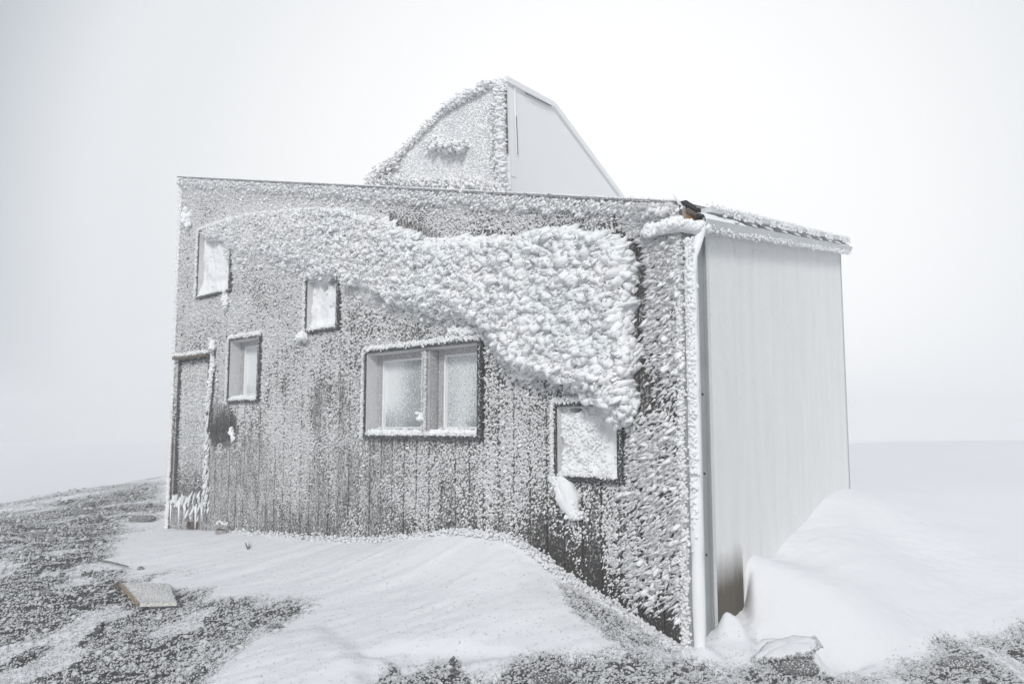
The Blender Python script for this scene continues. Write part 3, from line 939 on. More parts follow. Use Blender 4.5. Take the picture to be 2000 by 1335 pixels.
OUT = 0.055
wins = {}
for k, r in WINS.items():
    u0, u1, z0, z1 = r
    fwid = {'w1': 0.022, 'w2': 0.026, 'w3': 0.028, 'w4': 0.034, 'w5': 0.036}[k]
    wo = ring(CB(), r, fwid, -0.05, OUT).build('window', M_FRAME)
    wins[k] = wo
    inner = (u0 + fwid, u1 - fwid, z0 + fwid, z1 - fwid)
    # frost-lined reveal runs back to the sash
    rv = ring(CB(), (inner[0] - 0.002, inner[1] + 0.002, inner[2] - 0.002, inner[3] + 0.002), 0.012, -0.22, OUT - 0.015).build('reveal', M_REVEAL, wo)
    # rime lying on the top of the frame and grown on its outer edges
    L_ = u1 - u0
    edge_rime(FW(u0, z1 + .006, OUT * .6), FW(u1, z1 + 0.006, OUT * .6), int(260 * L_ / 0.5), 0.040, UP * 0.8 + N1 * 0.5, 0.012, wo)
    edge_rime(FW(u1, z0, OUT), FW(u1, z1, OUT), int(200 * (z1 - z0) / 0.5), 0.028, N1 + D1 * 0.4, 0.008, wo)
    edge_rime(FW(u0 + .004, z0, OUT), FW(u0 + .004, z1, OUT), int(30 * (z1 - z0) / 0.5), 0.014, N1, 0.006, wo)
    edge_rime(FW(u0 + fwid, z0 + fwid + .004, OUT * .6), FW(u1 - fwid, z0 + fwid + .004, OUT * .6), int(150 * L_ / 0.5), 0.030, UP * 0.6 + N1 * 0.8, 0.009, wo)
    if k in ('w3', 'w4'):
        sashes = [inner] if k == 'w3' else None
        if k == 'w4':
            um = float(fw(832, 760)[0])
            mw = 0.055
            wbox(CB(), um - mw, um + mw, inner[2], inner[3], -0.20, 0.005).build('mullion', M_SASH, wo)
            wbox(CB(), um - 0.018, um + 0.018, inner[2], inner[3] - 0.02, 0.005, 0.03).build('centre_strip', M_SASH, wo)
            edge_rime(FW(um + 0.035, inner[2] + .02, 0.012), FW(um + 0.035, inner[3] - .03, 0.012), 240, 0.018, N1 - D1 * 0.5, 0.006, wo)
            edge_rime(FW(um - 0.02, inner[2] + .02, 0.03), FW(um - 0.02, inner[3] - .03, 0.03), 160, 0.022, N1 - D1 * 0.5, 0.006, wo)
            edge_rime(FW(um + 0.01, inner[2] + .15, 0.03), FW(um + 0.03, inner[2] + .17, 0.04), 10, 0.05, N1, 0.01, wo, level=1)
            sashes = [(inner[0], um - mw, inner[2], inner[3]), (um + mw, inner[1], inner[2], inner[3])]
        for j, sr in enumerate(sashes):
            fo = ring(CB(), (sr[0] + .012, sr[1] - .012, sr[2] + .012, sr[3] - .012), 0.050, -0.16, -0.10).build('sash', M_SASH, wo)
            ring(CB(), (sr[0] + .062, sr[1] - .062, sr[2] + .062, sr[3] - .062), 0.018, -0.175, -0.120).build('glazing_bead', M_RIME, wo)
            g = (sr[0] + .07, sr[1] - .07, sr[2] + .07, sr[3] - .07)
            pane_grid(g, -0.155, 'pane', M_GLASS, wo, (lambda a, b, j=j: 0.15 + (0.9 if j == 0 else 0.35) * sstep(1.0, 0.1, np.abs(a - 0.6) + 0.25 * (1 - b)) + (1.3 * sstep(.3, 1.0, a) * sstep(0.0, .5, b) if j == len(sashes) - 1 else 0) - 0.9 * sstep(.16, .04, b) * sstep(.7, .2, a)))
            edge_rime(FW(sr[0] + .02, sr[2] + .062, -0.10), FW(sr[1] - .02, sr[2] + .062, -0.10), 170, 0.018, UP * .6 + N1 * 0.6, 0.005, wo)
            # snow ledge at the foot of the recess
            edge_rime(FW(sr[0] + .01, sr[2] + .012, -0.03), FW(sr[1] - .01, sr[2] + .012, -0.03), 420, 0.05, UP * .5 + N1 * 0.4, np.array([.02, .02, .008]), wo, level=0, mat=M_ICE, name='ledge_snow')
    else:
        nu, nz = 40, 50
        us, zs = np.linspace(inner[0], inner[1], nu), np.linspace(inner[2], inner[3], nz)
        U, Zz = np.meshgrid(us, zs)
        P3 = np.stack([U.ravel(), Zz.ravel()], -1)
        a = (P3[:, 0] - inner[0]) / (inner[1] - inner[0]); b = (P3[:, 1] - inner[2]) / (inner[3] - inner[2])
        h = -0.095 + 0.09 * fbm(P3, 5, 7 + ord(k[1])) + 0.03 * fbm(P3 * np.array([1, .6]), 16, 9)
        h = h + 0.045 * sstep(0.22, 0.0, b) + 0.03 * sstep(0.3, 0.0, a)
        holes = {'w2': [(0.58, 0.82, 0.13, 0.10), (0.33, 0.93, 0.09, 0.09)], 'w1': [(0.55, 0.93, 0.09, 0.05), (0.80, 0.90, 0.07, 0.05)], 'w5': [(0.75, 0.96, 0.10, 0.04)]}[k]
        for ha, hb, ra, rb in holes:
            h = h - 0.13 * sstep(1.15, 0.75, np.hypot((a - ha) / ra, (b - hb) / rb))
        V = FW(P3[:, 0], P3[:, 1], h)
        ids = np.arange(nu * nz).reshape(nz, nu)
        f = np.stack([ids[:-1, :-1], ids[:-1, 1:], ids[1:, 1:], ids[1:, :-1]], -1).reshape(-1, 4)
        mesh_np('ice_fill', loc(V), f, M_FILL, wo, True)
        pane_grid(inner, -0.14, 'pane', M_GLASS, wo, lambda a, b: a * 0)
        n = {'w1': 60, 'w2': 50, 'w5': 700}[k]
        sel = rng.integers(0, len(V), n)
        sel = sel[(h[sel] > -0.04)]
        clumps('fill_rime', V[sel] + rng.normal(0, .004, (len(sel), 3)), gdir(len(sel), N1 - D1 * .5 - UP * .3, .3), rng.uniform(.012, .03, len(sel)), M_FILL, wo, level=1, elong=1.5, kind='stuff', sink=0.5)
edge_rime(FW(WINS['w4'][0] - .02, WINS['w4'][3] + .07, .03), FW(WINS['w4'][0] + .38, WINS['w4'][3] + .08, .03), 90, 0.05, N1 + UP * .3, 0.012, wins['w4'], level=1)
# blob of ice at the lower outer corner of the small upper window
r = WINS['w2']
edge_rime(FW(r[1] + .05, r[2] - .02, .03), FW(r[1] - .02, r[2] - .04, .05), 40, 0.07, N1 + D1 * .4, 0.02, wins['w2'], level=1, mat=M_ICE)
r = WINS['w1']
edge_rime(FW(r[0] + .10, r[2] - .01, .04), FW(r[0] + .06, r[2] - .20, .03), 40, 0.06, N1 - UP * .4, 0.014, wins['w1'], level=1, mat=M_ICE)
# ---- tongue of ice hanging under the lowest window
r = WINS['w5']
uA, zA = map(float, fw(1100, 930)); uB, zB2 = map(float, fw(1132, 1010))
t = np.linspace(0, 1, 16)
V = []
mb = CB()
for off, wd in ((0.10, 0.05), (0.0, 0.055)):
    path = [FW(uA + (uB - uA) * tt + off * (1 - tt) - 0.02 * math.sin(tt * 5), zA + (zB2 - zA) * tt, 0.035) for tt in t]
    rad = [wd * (0.6 + 0.7 * math.sin(min(1, tt * 1.15) * math.pi * 0.85)) * (1 + .12 * math.sin(9 * tt + off * 30)) for tt in t]
    mb.tube(path, rad, 12)
vt = np.array(mb.V); mb.V = list(vt + (fbm(vt, 22, 5)[:, None] - .5) * .045 * N1 + (fbm(vt, 14, 9)[:, None] - .5) * .05 * D1)
tongue = mb.build('ice_tongue', M_FILL, None, True)
n = 260; tt = rng.random(n)
P = np.stack([FW(uA + (uB - uA) * a + rng.normal(0.04 * (1 - a), 0.035), zA + (zB2 - zA) * a, 0.05 + rng.uniform(0, .02)) for a in tt])
clumps('tongue_rime', P, gdir(n, N1 - UP * .8, .25), rng.uniform(.012, .03, n), M_FILL, tongue, level=1, elong=1.6, kind='stuff', sink=.45)

# ------------------------------------------------------------------ door
u0, u1, z0, z1 = DOOR
door = empty('door'); door.parent = cabin
wbox(CB(), u0, u0 + 0.02, z0, z1, -0.12, 0.02).build('door_frame', M_FRAME, door)
wbox(CB(), u1 - 0.02, u1, z0, z1, -0.12, 0.01).build('door_frame', M_FRAME, door)
wbox(CB(), u0, u1 + 0.02, z1, z1 + 0.03, -0.12, 0.09).build('lintel', M_BROWN, door)
nb = 5
for j in range(nb):
    a, b = u0 + .02 + (u1 - u0 - .04) * j / nb, u0 + .02 + (u1 - u0 - .04) * (j + 1) / nb
    V, FR = [], []
    zs = np.linspace(z0, z1, 13)
    for z in zs:
        for uu, nn in ((a + .002, -.07), (b - .002, -.07), (b - .002, -.035), (a + .002, -.035)):
            V.append(FW(uu, z, nn)); FR.append(float(0.80 - 0.70 * sstep(z1 - .14, z1 - .02, z) - 0.42 * sstep(z0 + .65, z0 + .2, z)))
    Fc = [(i * 4 + j_, i * 4 + (j_ + 1) % 4, (i + 1) * 4 + (j_ + 1) % 4, (i + 1) * 4 + j_) for i in range(12) for j_ in range(4)]
    mesh_np('board', loc(V), Fc, M_PLANK, door, attrs={'frost': FR})
edge_rime(FW(u0 - .03, z1 + .045, .06), FW(u1 + .03, z1 + .045, .06), 260, 0.04, UP * .6 + N1 * .6, 0.012, door, mat=M_ICE)
nd_ = 5000
ud, zd = rng.uniform(u0 + .02, u1 - .02, nd_), rng.uniform(z0 + .2, z1 - .03, nd_)
kd = rng.random(nd_) < .15 + .55 * sstep(z0 + .4, z0 + 1.3, zd)
clumps('door_rime', FW(ud[kd], zd[kd], -.034), gdir(int(kd.sum()), N1 - UP * .2, .3), rng.uniform(.009, .02, int(kd.sum())), parent=door, level=-1, elong=1.9, kind='stuff')
# curtain of ice at the foot of the door and step, icicles hanging
n = 80
uu = rng.uniform(u0 - 0.12, u1 + 0.02, n); zz = z0 + .05 + rng.uniform(-.25, 0.12, n) * vnoise(np.stack([uu, uu * 0], -1), 9, 6)
clumps('door_ice', FW(uu, zz, rng.uniform(-.02, .06, n)), gdir(n, -UP + N1 * .25, .12), rng.uniform(.014, .036, n), M_FILL, door, level=1, elong=4.0, kind='stuff')
n = 240
zz = rng.uniform(z0, z0 + 1.15, n)
clumps('post_ice', FW(u0 - .05 + rng.normal(0, .025, n), zz, rng.uniform(0, .04, n)), gdir(n, -UP + N1 * .3, .1), rng.uniform(.010, .022, n), M_FILL, door, level=1, elong=4.0, kind='stuff')
for j in range(9):
    if j in (2, 5, 6): continue
    a = FW(u1 + .03 - j * (u1 - u0 + .05) / 8, z0 - .02, .05 + .02 * (j % 2))
    ln = random.uniform(.15, .35)
    CB().tube([a, a - UP * ln * .5, a - UP * ln], [.015, .009, .002], 8).build('icicle', M_ICE, door, True)

# ------------------------------------------------------------------ cable with hanging loop
def fpt(px, py, n): a, b = fw(px, py); return FW(float(a), float(b), n)
cable = CB().tube([fpt(421, 662, .03), fpt(424, 690, .03), fpt(423, 720, .035), fpt(420, 770, .035), fpt(415, 810, .035), fpt(412, 845, .04), fpt(424, 858, .05), fpt(440, 857, .05), fpt(452, 848, .05), fpt(459, 838, .04)], .011, 8).build('hanging_cable', M_RUBBER, None, True)
a, b = fpt(424, 700, .04), fpt(414, 800, .04)
edge_rime(a, b, 150, .045, N1 - UP * .2, .012, cable, level=1, name='cable_rime')
edge_rime(fpt(421, 665, .03), fpt(424, 682, .04), 30, .06, N1, .01, cable, level=1, name='cable_rime', mat=M_ICE)
edge_rime(fpt(458, 838, .04), fpt(464, 858, .05), 30, .045, N1, .01, cable, level=1, name='cable_rime', mat=M_ICE)
edge_rime(fpt(372, 414, .02), fpt(374, 442, .03), 60, .09, N1, .022, cabin, level=1, name='corner_ice', mat=M_ICE)

# ------------------------------------------------------------------ rime on the front wall
N = 520000
uu = rng.uniform(0.0, uL, N)
# even spread over the wall's real area
zz = rng.uniform(0.0, zTL, N)
ok = zz < ztop(uu) - 0.01
uu, zz = uu[ok], zz[ok]
P = FW(uu, zz, 0.0)
px, py, _ = project(P)
cont = np.interp(px, [341, 440, 700, 900, 1010, 1100, 1200, 1352], [1030, 1036, 1052, 1034, 1050, 1112, 1175, 1275])
topy = np.interp(px, [356, 1343], [346, 396])
pat = poly_sd(px, py, PATCH)
dens = 0.37 + (fbm(np.stack([uu, zz], -1), 2.2, 71) - 0.5) * 0.8
col = vnoise(np.stack([uu, zz * 0.18], -1), 6.5, 77)                      # vertical runs of denser rime
dens = dens + (col - .5) * 0.60 * sstep(600, 800, py)
dens = dens - 0.30 * sstep(1000, 500, px) * sstep(800, 960, py)
dens = dens + 0.35 * sstep(70, 10, py - topy) + 0.12 * sstep(130, 60, py - topy)
dens = dens - 0.16 * sstep(1000, 1080, px) * sstep(140, 40, cont - py) * sstep(1340, 1280, px)
dens = dens - 0.14 * sstep(90, 15, cont - py) * sstep(440, 520, px)
dens = dens + 0.35 * sstep(40, 0, -pat) * (px < 950) * (py > 480)        # the crust frays out downwards
dens = dens + 0.25 * sstep(30, 0, -pat) * (px > 950) * (py > 640) * (px < 1215)
dens = dens - 0.45 * sstep(26, 4, -pat) * (py < 520) * (px > 760)
dens = dens - 0.45 * sstep(30, 4, px - 1243) * (px > 1236) * (py > 470) * (py < 800)
dens = dens - 0.22 * sstep(60, 10, px - 945) * (px > 945) * (py > 670) * (py < 870)
dens = dens - 0.40 * sstep(32, 5, px - 1220) * (px > 1220) * (py > 800) * (py < 950)
dens = dens - 0.8 * sstep(48, 10, np.hypot((px - 434), (py - 832) / 1.1))
dens = dens - 0.25 * (px < 470) * sstep(860, 940, py)
dens = dens - 0.5 * sstep(40, 10, py - 858) * (py > 858) * (px > 720) * (px < 945) * 0.5
keep = rng.random(len(uu)) < dens
seam = np.abs(((uu - 0.035 + PW_ / 2) % PW_) - PW_ / 2)
keep &= ~((seam < 0.011) & (rng.random(len(uu)) < .75 * sstep(560, 700, py)))
keep &= pat < 4
for h in HOLES:
    keep &= ~((uu > h[0] - .005) & (uu < h[1] + .005) & (zz > h[2] - .005) & (zz < h[3] + .005))
keep &= (py < cont + 12)
uu, zz, px, py, topy, pat = (q[keep] for q in (uu, zz, px, py, topy, pat))
n = len(uu)
size = rng.uniform(0.008, 0.0175, n) * (0.85 + 0.5 * vnoise(np.stack([uu, zz], -1), 3, 5))
size *= 1 + 0.35 * sstep(1180, 1300, px) + 0.5 * sstep(20, 0, -pat) * (px < 1200)
size *= 1 - 0.35 * sstep(800, 980, py) * sstep(900, 500, px)
size *= 1 + 0.5 * sstep(45, 10, py - topy)
wind = np.where((px > 1200)[:, None], N1 * 0.7 - D1 * 0.1 - UP * 0.45 + D1 * 0.35, N1 * 0.7 - UP * 0.4 - D1 * 0.1)
dark_el = 1.3 + 0.9 * sstep(1180, 1300, px)
clumps('wall_rime', FW(uu, zz, 0.0), wind + rng.normal(size=(n, 3)) * .25, size, M_HOAR, elong=dark_el * 1.9, parent=front_wall, kind='stuff', rough=.5, level=-2, grain=UP, stretch=1.35)
mn = vnoise(np.stack([uu, zz], -1), 17, 95)
bg_ = rng.random(n) < (0.012 + 0.07 * sstep(1190, 1300, px) + 0.06 * sstep(35, 8, -pat) * (py > 480) + .02 * sstep(60, 20, py - topy)) * sstep(.35, .6, mn) * (1 - .8 * sstep(850, 950, py) * (px < 900))
nb2 = int(bg_.sum())
clumps('rime_feathers', FW(uu[bg_], zz[bg_], 0.004), wind[bg_] + rng.normal(size=(nb2, 3)) * .22, size[bg_] * 1.8, elong=dark_el[bg_] * 1.35, parent=front_wall, kind='stuff', rough=.5, level=0, flat=.6)
print('wall rime', n)
# frayed rime on the very right edge of the boards, growing sideways
n = 1700
zz = rng.uniform(0.1, zTR - .1, n)
clumps('edge_rime', FW(rng.normal(0.045, .014, n), zz, rng.uniform(0, .02, n)), gdir(n, N1 * .8 - D1 * .5 - UP * .2, .25), rng.uniform(.012, .028, n), M_HOAR, parent=front_wall, elong=1.7, kind='stuff')
# top band: slanting comb of rime under the drip edge
n = 9000
uu = rng.uniform(0.02, uL, n)
zz = ztop(uu) - 0.005 - rng.uniform(0.0, 0.15, n) * (0.45 + 0.55 * vnoise(np.stack([uu, uu * 0], -1), 16, 3))
clumps('eave_comb', FW(uu, zz, rng.uniform(0.0, .035, n)), gdir(n, N1 * .6 - UP * .6 + D1 * .35, .15), rng.uniform(.012, .030, n), parent=front_wall, elong=2.8, kind='stuff', level=-1)
# fine hoar right along the roof line
n = 2600
uu = rng.uniform(0.02, uL + .03, n)
clumps('roofline_rime', FW(uu, ztop(uu) - .004, .058), gdir(n, N1 * .7 + UP * .3, .3), rng.uniform(.006, .013, n), parent=roof, kind='stuff')
# left corner post and hoar on it
CB().hexa([FW(u, z, n) for u, t in ((uL - .05, 0), (uL + .012, 1)) for z in (-.3, float(ztop(uL)) - .03) for n in (-.05, .012)]).build('corner_post', M_BROWN)
n = 4500
zz = rng.uniform(0.2, float(ztop(uL)) - .05, n)
clumps('post_rime', FW(uL + rng.normal(-.01, .02, n), zz, .012), gdir(n, N1 + D1 * .2, .3), rng.uniform(.010, .024, n), parent=cabin, kind='stuff')

# ---- the thick crust
us = np.arange(0.3, uL, 0.022)
U, Zz = np.meshgrid(us, np.arange(1.2, zTL, 0.022))
Pg = FW(U, Zz, 0.0)
gpx, gpy, _ = project(Pg)
sd_ = poly_sd(gpx, gpy, PATCH)
rsc = sstep(500, 1200, gpx)
def thick(gpx, gpy, sd_):
    edge = 8 + 14 * (1 - sstep(900, 1230, gpx)) * (gpy > 470) + 16 * (gpy > 600)
    edge = np.where(gpx > 1190, 10, edge)
    return (0.06 + 0.10 * sstep(420, 1150, gpx)) * sstep(0, 1, sd_ / edge)
UZ = np.stack([U, Zz], -1)
Hh = thick(gpx, gpy, sd_) + 0.008 + ((fbm(UZ, 9, 81) - .5) * (0.025 + .04 * rsc) + (fbm(UZ, 22, 83, 2) - .5) * .03) * (sd_ > 0)
Hh = np.where(sd_ > -2, Hh, -0.02)
ids = np.arange(U.size).reshape(U.shape)
f = np.stack([ids[:-1, :-1], ids[:-1, 1:], ids[1:, 1:], ids[1:, :-1]], -1).reshape(-1, 4)
inn = (sd_.ravel() > -3)
f = f[inn[f].all(1)]
V = FW(U.ravel(), Zz.ravel(), Hh.ravel())
used = np.unique(f); remap = np.zeros(U.size, int); remap[used] = np.arange(len(used))
crust = mesh_np('rime_crust', loc(V[used]), remap[f], M_RIMEB, cabin, True, kind='stuff')
N = 60000
cu = rng.uniform(0.3, uL, N); cz = rng.uniform(1.2, zTL, N)
cpx, cpy, _ = project(FW(cu, cz, 0))
csd = poly_sd(cpx, cpy, PATCH) + (fbm(np.stack([cu, cz], -1), 7, 88) - .42) * 46 * ((cpy > 520) & (cpx < 1200))
k_ = (csd > 0)
cu, cz, cpx, cpy, csd = (q[k_] for q in (cu, cz, cpx, cpy, csd))
size = (0.030 + 0.034 * sstep(420, 1150, cpx)) * np.clip(np.exp(rng.normal(0, .33, len(cu))), .4, 1.45)
size *= 1 - 0.35 * sstep(40, 5, csd) * (cpy > 560) * (cpx < 1150)
pr_ = 1.0
k_ = rng.random(len(cu)) < .85
cu, cz, cpx, cpy, csd, size = (q[k_] for q in (cu, cz, cpx, cpy, csd, size))
nn = thick(cpx, cpy, csd) + rng.uniform(-.01, .035, len(cu)) * (1 + sstep(420, 1150, cpx))
Dd = N1 * 0.75 - UP * .35 + D1 * 0.5 * sstep(600, 1000, cpx)[:, None] + rng.normal(size=(len(cu), 3)) * .22
big = size > 0.044
clumps('crust_buds', FW(cu, cz, 0)[big] + N1 * nn[big][:, None], Dd[big], size[big], M_RIMEB, crust, level=1, elong=1.95, kind='stuff', rough=.6, flat=.58, sink=.62)
clumps('crust_buds', FW(cu, cz, 0)[~big] + N1 * nn[~big][:, None], Dd[~big], size[~big], M_RIMEB, crust, elong=1.8, kind='stuff', rough=.55, sink=.62, level=0, flat=.6)
fi = rng.integers(0, len(cu), 20000)
clumps('crust_crystals', FW(cu, cz, 0)[fi] + N1 * (nn[fi] + size[fi] * .45)[:, None] + rng.normal(0, .010, (len(fi), 3)), Dd[fi], rng.uniform(.008, .018, len(fi)), M_RIMEB, crust, level=-1, elong=2.2, kind='stuff')
print('crust buds', len(cu))
# rolled lip at the crust's right edge
lip = [(1228, 480), (1236, 520), (1238, 560), (1236, 600), (1226, 640), (1240, 672), (1246, 700), (1238, 728), (1205, 735), (1240, 760), (1248, 790), (1232, 815)]
P = []
for (ax, ay), (bx, by) in zip(lip[:-1], lip[1:]):
    for t in np.linspace(0, 1, 12):
        P.append(fpt(ax + (bx - ax) * t + random.gauss(0, 2), ay + (by - ay) * t, random.uniform(.02, .17)))
P = np.array(P)
clumps('crust_lip', P, gdir(len(P), N1 - UP * .3, .35), rng.uniform(.04, .085, len(P)), M_RIMEB, crust, level=1, elong=1.2, kind='stuff', rough=.55, flat=.7)
# the run of ice over the upper right corner of the lowest window
P = []
for a in [((1170, 765), (1215, 800)), ((1205, 790), (1218, 830)), ((1150, 770), (1190, 785)), ((1225, 790), (1218, 815))]:
    for t in np.linspace(0, 1, 26):
        P.append(fpt(a[0][0] + (a[1][0] - a[0][0]) * t + random.gauss(0, 4), a[0][1] + (a[1][1] - a[0][1]) * t + random.gauss(0, 3), random.uniform(.03, .12)))
P = np.array(P)
clumps('crust_run', P, gdir(len(P), N1 - UP * .5, .3), rng.uniform(.035, .075, len(P)), M_RIMEB, crust, level=1, elong=1.3, kind='stuff', rough=.55, flat=.65)
# thin band of larger buds on the bank line at the foot of the wall
cl = [(440, 1038), (700, 1054), (840, 1046), (900, 1036), (960, 1040), (1010, 1050), (1060, 1080), (1100, 1112), (1200, 1175), (1300, 1243), (1350, 1275)]
P = []
for (ax, ay), (bx, by) in zip(cl[:-1], cl[1:]):
    m = int((bx - ax) * 5.0)
    for t in rng.random(m):
        xx = ax + (bx - ax) * t
        P.append(fpt(xx, ay + (by - ay) * t + random.gauss(2, 4), random.uniform(.0, .12)))
P = np.array(P)
lumps('bank_rime', P, gdir(len(P), UP * .5 + N1 * .6, .35), rng.uniform(.010, .030, len(P)), M_SNOW, None, level=0, elong=1.2, kind='stuff')

# ------------------------------------------------------------------ tall pointed part behind
TD = 10.6
E = at_depth(985, 155, TD)          # top of the near vertical corner
def tpt(px, py, side):
    return hit(np.asarray(px, float), np.asarray(py, float), E, N1 if side == 'L' else N2)
A0 = E; zb2 = 2.0
TL = [E, tpt(878, 210, 'L'), tpt(752, 334, 'L'), tpt(704, 420, 'L')]
TR = [E, tpt(1080, 206, 'R'), tpt(1214, 384, 'R'), tpt(1290, 490, 'R')]
def down(p): return np.array([p[0], p[1], zb2])
tw = CB()
tw.V = [down(E)] + TL + [down(TL[-1])]
tw.F = [tuple(range(len(tw.V)))[::-1]]
tower = tw.build('upper_front_wall', M_RIME)
tr = CB(); tr.V = [down(E)] + TR + [down(TR[-1])]; tr.F = [tuple(range(len(tr.V)))]
M_TFROST = m_simple('tower_frost', (0.90, 0.895, 0.89), 0.7, 0, (0.93, 0.93, 0.93), 3, 0.2, .3)
upper_side = tr.build('upper_side_wall', M_TFROST)
# roof planes between the two gables
rt = CB()
R1 = TL[1] + TR[1] - E; R2 = TL[2] + TR[1] - E; R3 = TL[1] + TR[2] - E; R4 = TL[3] + TR[1] - E; R5 = TL[1] + TR[3] - E
rt.V = [E, TL[1], R1, TR[1], TL[2], R2, TR[2], R3, TL[3], R4, TR[3], R5]
rt.F = [(0, 3, 2, 1), (1, 2, 5, 4), (3, 6, 7, 2), (4, 5, 9, 8), (6, 10, 11, 7)]
rt.build('upper_roof', M_RIME)
# seams, edge trims
def bar(name, a, b, n, w, t, mat, parent, side):
    ax = N2 if side == 'R' else N1
    d = (b - a) / np.linalg.norm(b - a); c = np.cross(ax, d)
    mb = CB(); mb.hexa([p + ax * q + c * s for p in (a, b) for s in (-w / 2, w / 2) for q in (0.001 + n, n + t)])
    return mb.build(name, mat, parent)
bar('gable_trim', TR[0], TR[1], 0.0, .09, .05, M_TFROST, upper_side, 'R')
bar('gable_trim', TR[1], TR[3], 0.0, .10, .05, M_TFROST, upper_side, 'R')
bar('corner_trim', tpt(988, 158, 'R'), tpt(996, 400, 'R'), 0.0, .03, .03, M_TFROST, upper_side, 'R')
bar('wall_seam', tpt(1003, 172, 'R'), tpt(1009, 300, 'R'), .002, .02, .03, M_TFROST, upper_side, 'R')
bar('wall_gap', tpt(1005, 228, 'R'), tpt(1008, 302, 'R'), .034, .018, .004, M_FRAME, upper_side, 'R')
bar('eave_gap', tpt(1021, 184, 'R'), tpt(1072, 209, 'R'), .052, .02, .004, M_FRAME, upper_side, 'R')
bar('pale_panel', tpt(996, 172, 'R'), tpt(1002, 345, 'R'), .002, .12, .012, M_FLASH if False else M_TFROST, upper_side, 'R')
bar('corner_gap', tpt(986, 175, 'R'), tpt(989, 300, 'R'), .002, .012, .034, M_BROWN, upper_side, 'R')
# rime on the windward gable
N = 42000
tpx = rng.uniform(700, 986, N); tpy = rng.uniform(150, 430, N)
sdp = poly_sd(tpx, tpy, [(984, 157), (878, 210), (752, 334), (704, 425), (990, 425)])
k_ = (sdp > -2) & (tpy < np.interp(tpx, [356, 1343], [346, 396]) + 25)
tpx, tpy, sdp = tpx[k_], tpy[k_], sdp[k_]
n = len(tpx)
P = tpt(tpx, tpy, 'L')
k2 = rng.random(n) < 0.42
P, tpx, tpy, sdp = P[k2], tpx[k2], tpy[k2], sdp[k2]; n = len(P)
size = rng.uniform(.018, .034, n)
clumps('gable_rime', P, gdir(n, N1 * .8 - UP * .3 + D1 * .1, .25), size, M_RIME, tower, level=-2, elong=1.1, kind='stuff')
def along(a, b, n, sz, D, sp, parent, name, side='L', el=1.5, off=0.05):
    n = int(n * 1.8); sz = sz * .5
    t = rng.random(n)[:, None]
    Pa, Pb = tpt(*a, side), tpt(*b, side)
    Pq = Pa + (Pb - Pa) * t + rng.normal(0, 1, (n, 3)) * sp + (N1 if side == 'L' else N2) * off
    return clumps(name, Pq, gdir(n, D, .25), rng.uniform(sz * .6, sz * 1.4, n), M_RIME, parent, level=0, elong=el * 1.1, kind='stuff', rough=.5, flat=.8, sink=.45)
along((980, 165), (984, 372), 620, .085, N1 + D1 * .8 - UP * .1, .03, tower, 'corner_comb', el=2.0, off=.06)
along((978, 162), (955, 169), 70, .08, N1 + UP * .1 + D1 * .6, .03, tower, 'ridge_rime', off=.03)
along((955, 168), (876, 212), 260, .09, N1 + D1 * .8, .035, tower, 'ridge_rime', off=.05)
along((876, 212), (752, 336), 300, .065, N1 + D1 * .5, .03, tower, 'ridge_rime', off=.05)
along((782, 314), (742, 348), 130, .10, N1 + D1 * .3 - UP * .4, .05, tower, 'ridge_rime', off=.10)
along((962, 200), (968, 372), 160, .06, N1 + D1 * .5, .02, tower, 'seam_rime')
along((845, 285), (915, 290), 170, .12, N1 * .8 - UP * .3, .05, tower, 'gable_window_rime', off=.12, el=1.2)
along((730, 352), (985, 372), 500, .10, N1 + UP * .2, .06, tower, 'foot_rime', off=.05)

# ------------------------------------------------------------------ loose things on the ground
def rock(name, px, py, d, sx, sy, sz, label, seed, cap=True, mat=None, rotz=0.0, sink=.3):
    p = at_depth(px, py, d)
    zg = gz(p[0], p[1])
    T, Fc = ICO[2]
    Vv = T * (1 + .75 * (fbm(T + seed * 3.1, 1.3, seed, 3)[:, None] - .5)) * np.array([sx, sy, sz]) * .5
    q = np.round(Vv * 14 / max(sx, sy)) / 14 * max(sx, sy)
    Vv = Vv * .6 + q * .4
    e = empty(name, (p[0], p[1], zg)); e.rotation_euler.z = rotz
    mesh_np('rock', Vv + np.array([0, 0, sz * (.5 - sink)]), Fc, mat or M_ROCK, e)
    if cap:
        top = Vv[(Vv[:, 2] > sz * .05)]
        i = rng.integers(0, len(top), 90)
        lumps('rime', top[i] + np.array([0, 0, sz * (.5 - sink)]), gdir(90, (.5, -.3, .7), .3), rng.uniform(.10, .22, 90) * max(sz, .35 * sx) * .6, M_GRIME, e, level=-1, elong=1.8, kind='stuff', sink=.5)
    return tag(e, label, 'rock')
rock('rock', 278, 992, 10.6, .42, .25, .12, 'low dark rock showing through the snow left of the cabin', 2)
rock('rock', 155, 998, 11.0, .30, .20, .12, 'small dark rock on the windswept slope at far left', 3)
rock('rock', 322, 897, 21.0, .75, .5, .22, 'distant rock outcrop just behind the left edge of the cabin', 4)
rock('rock', 60, 1055, 8.9, .30, .22, .12, 'dark stone near the left edge beside windblown crust', 5)
rock('rock', 1560, 1290, 4.62, .30, .16, .13, 'black rimed rock under the boulder at the foot of the big drift', 6)
rock('rock', 1875, 1288, 5.0, .30, .15, .07, 'dark rock in the gravel at lower right', 7)
rock('rock', 1075, 1330, 4.12, .24, .14, .08, 'dark rock at the bottom edge below the cabin wall', 8)
rock('rock', 275, 1103, 7.0, .07, .05, .05, 'tiny dark stone behind the plywood board', 9, cap=False)
rock('rock', 90, 1163, 6.1, .14, .08, .06, 'small brownish stone left of the plywood board', 10)
rock('rock', 540, 1215, 4.9, .10, .07, .04, 'small stone half buried beside the foreground ledge', 12)

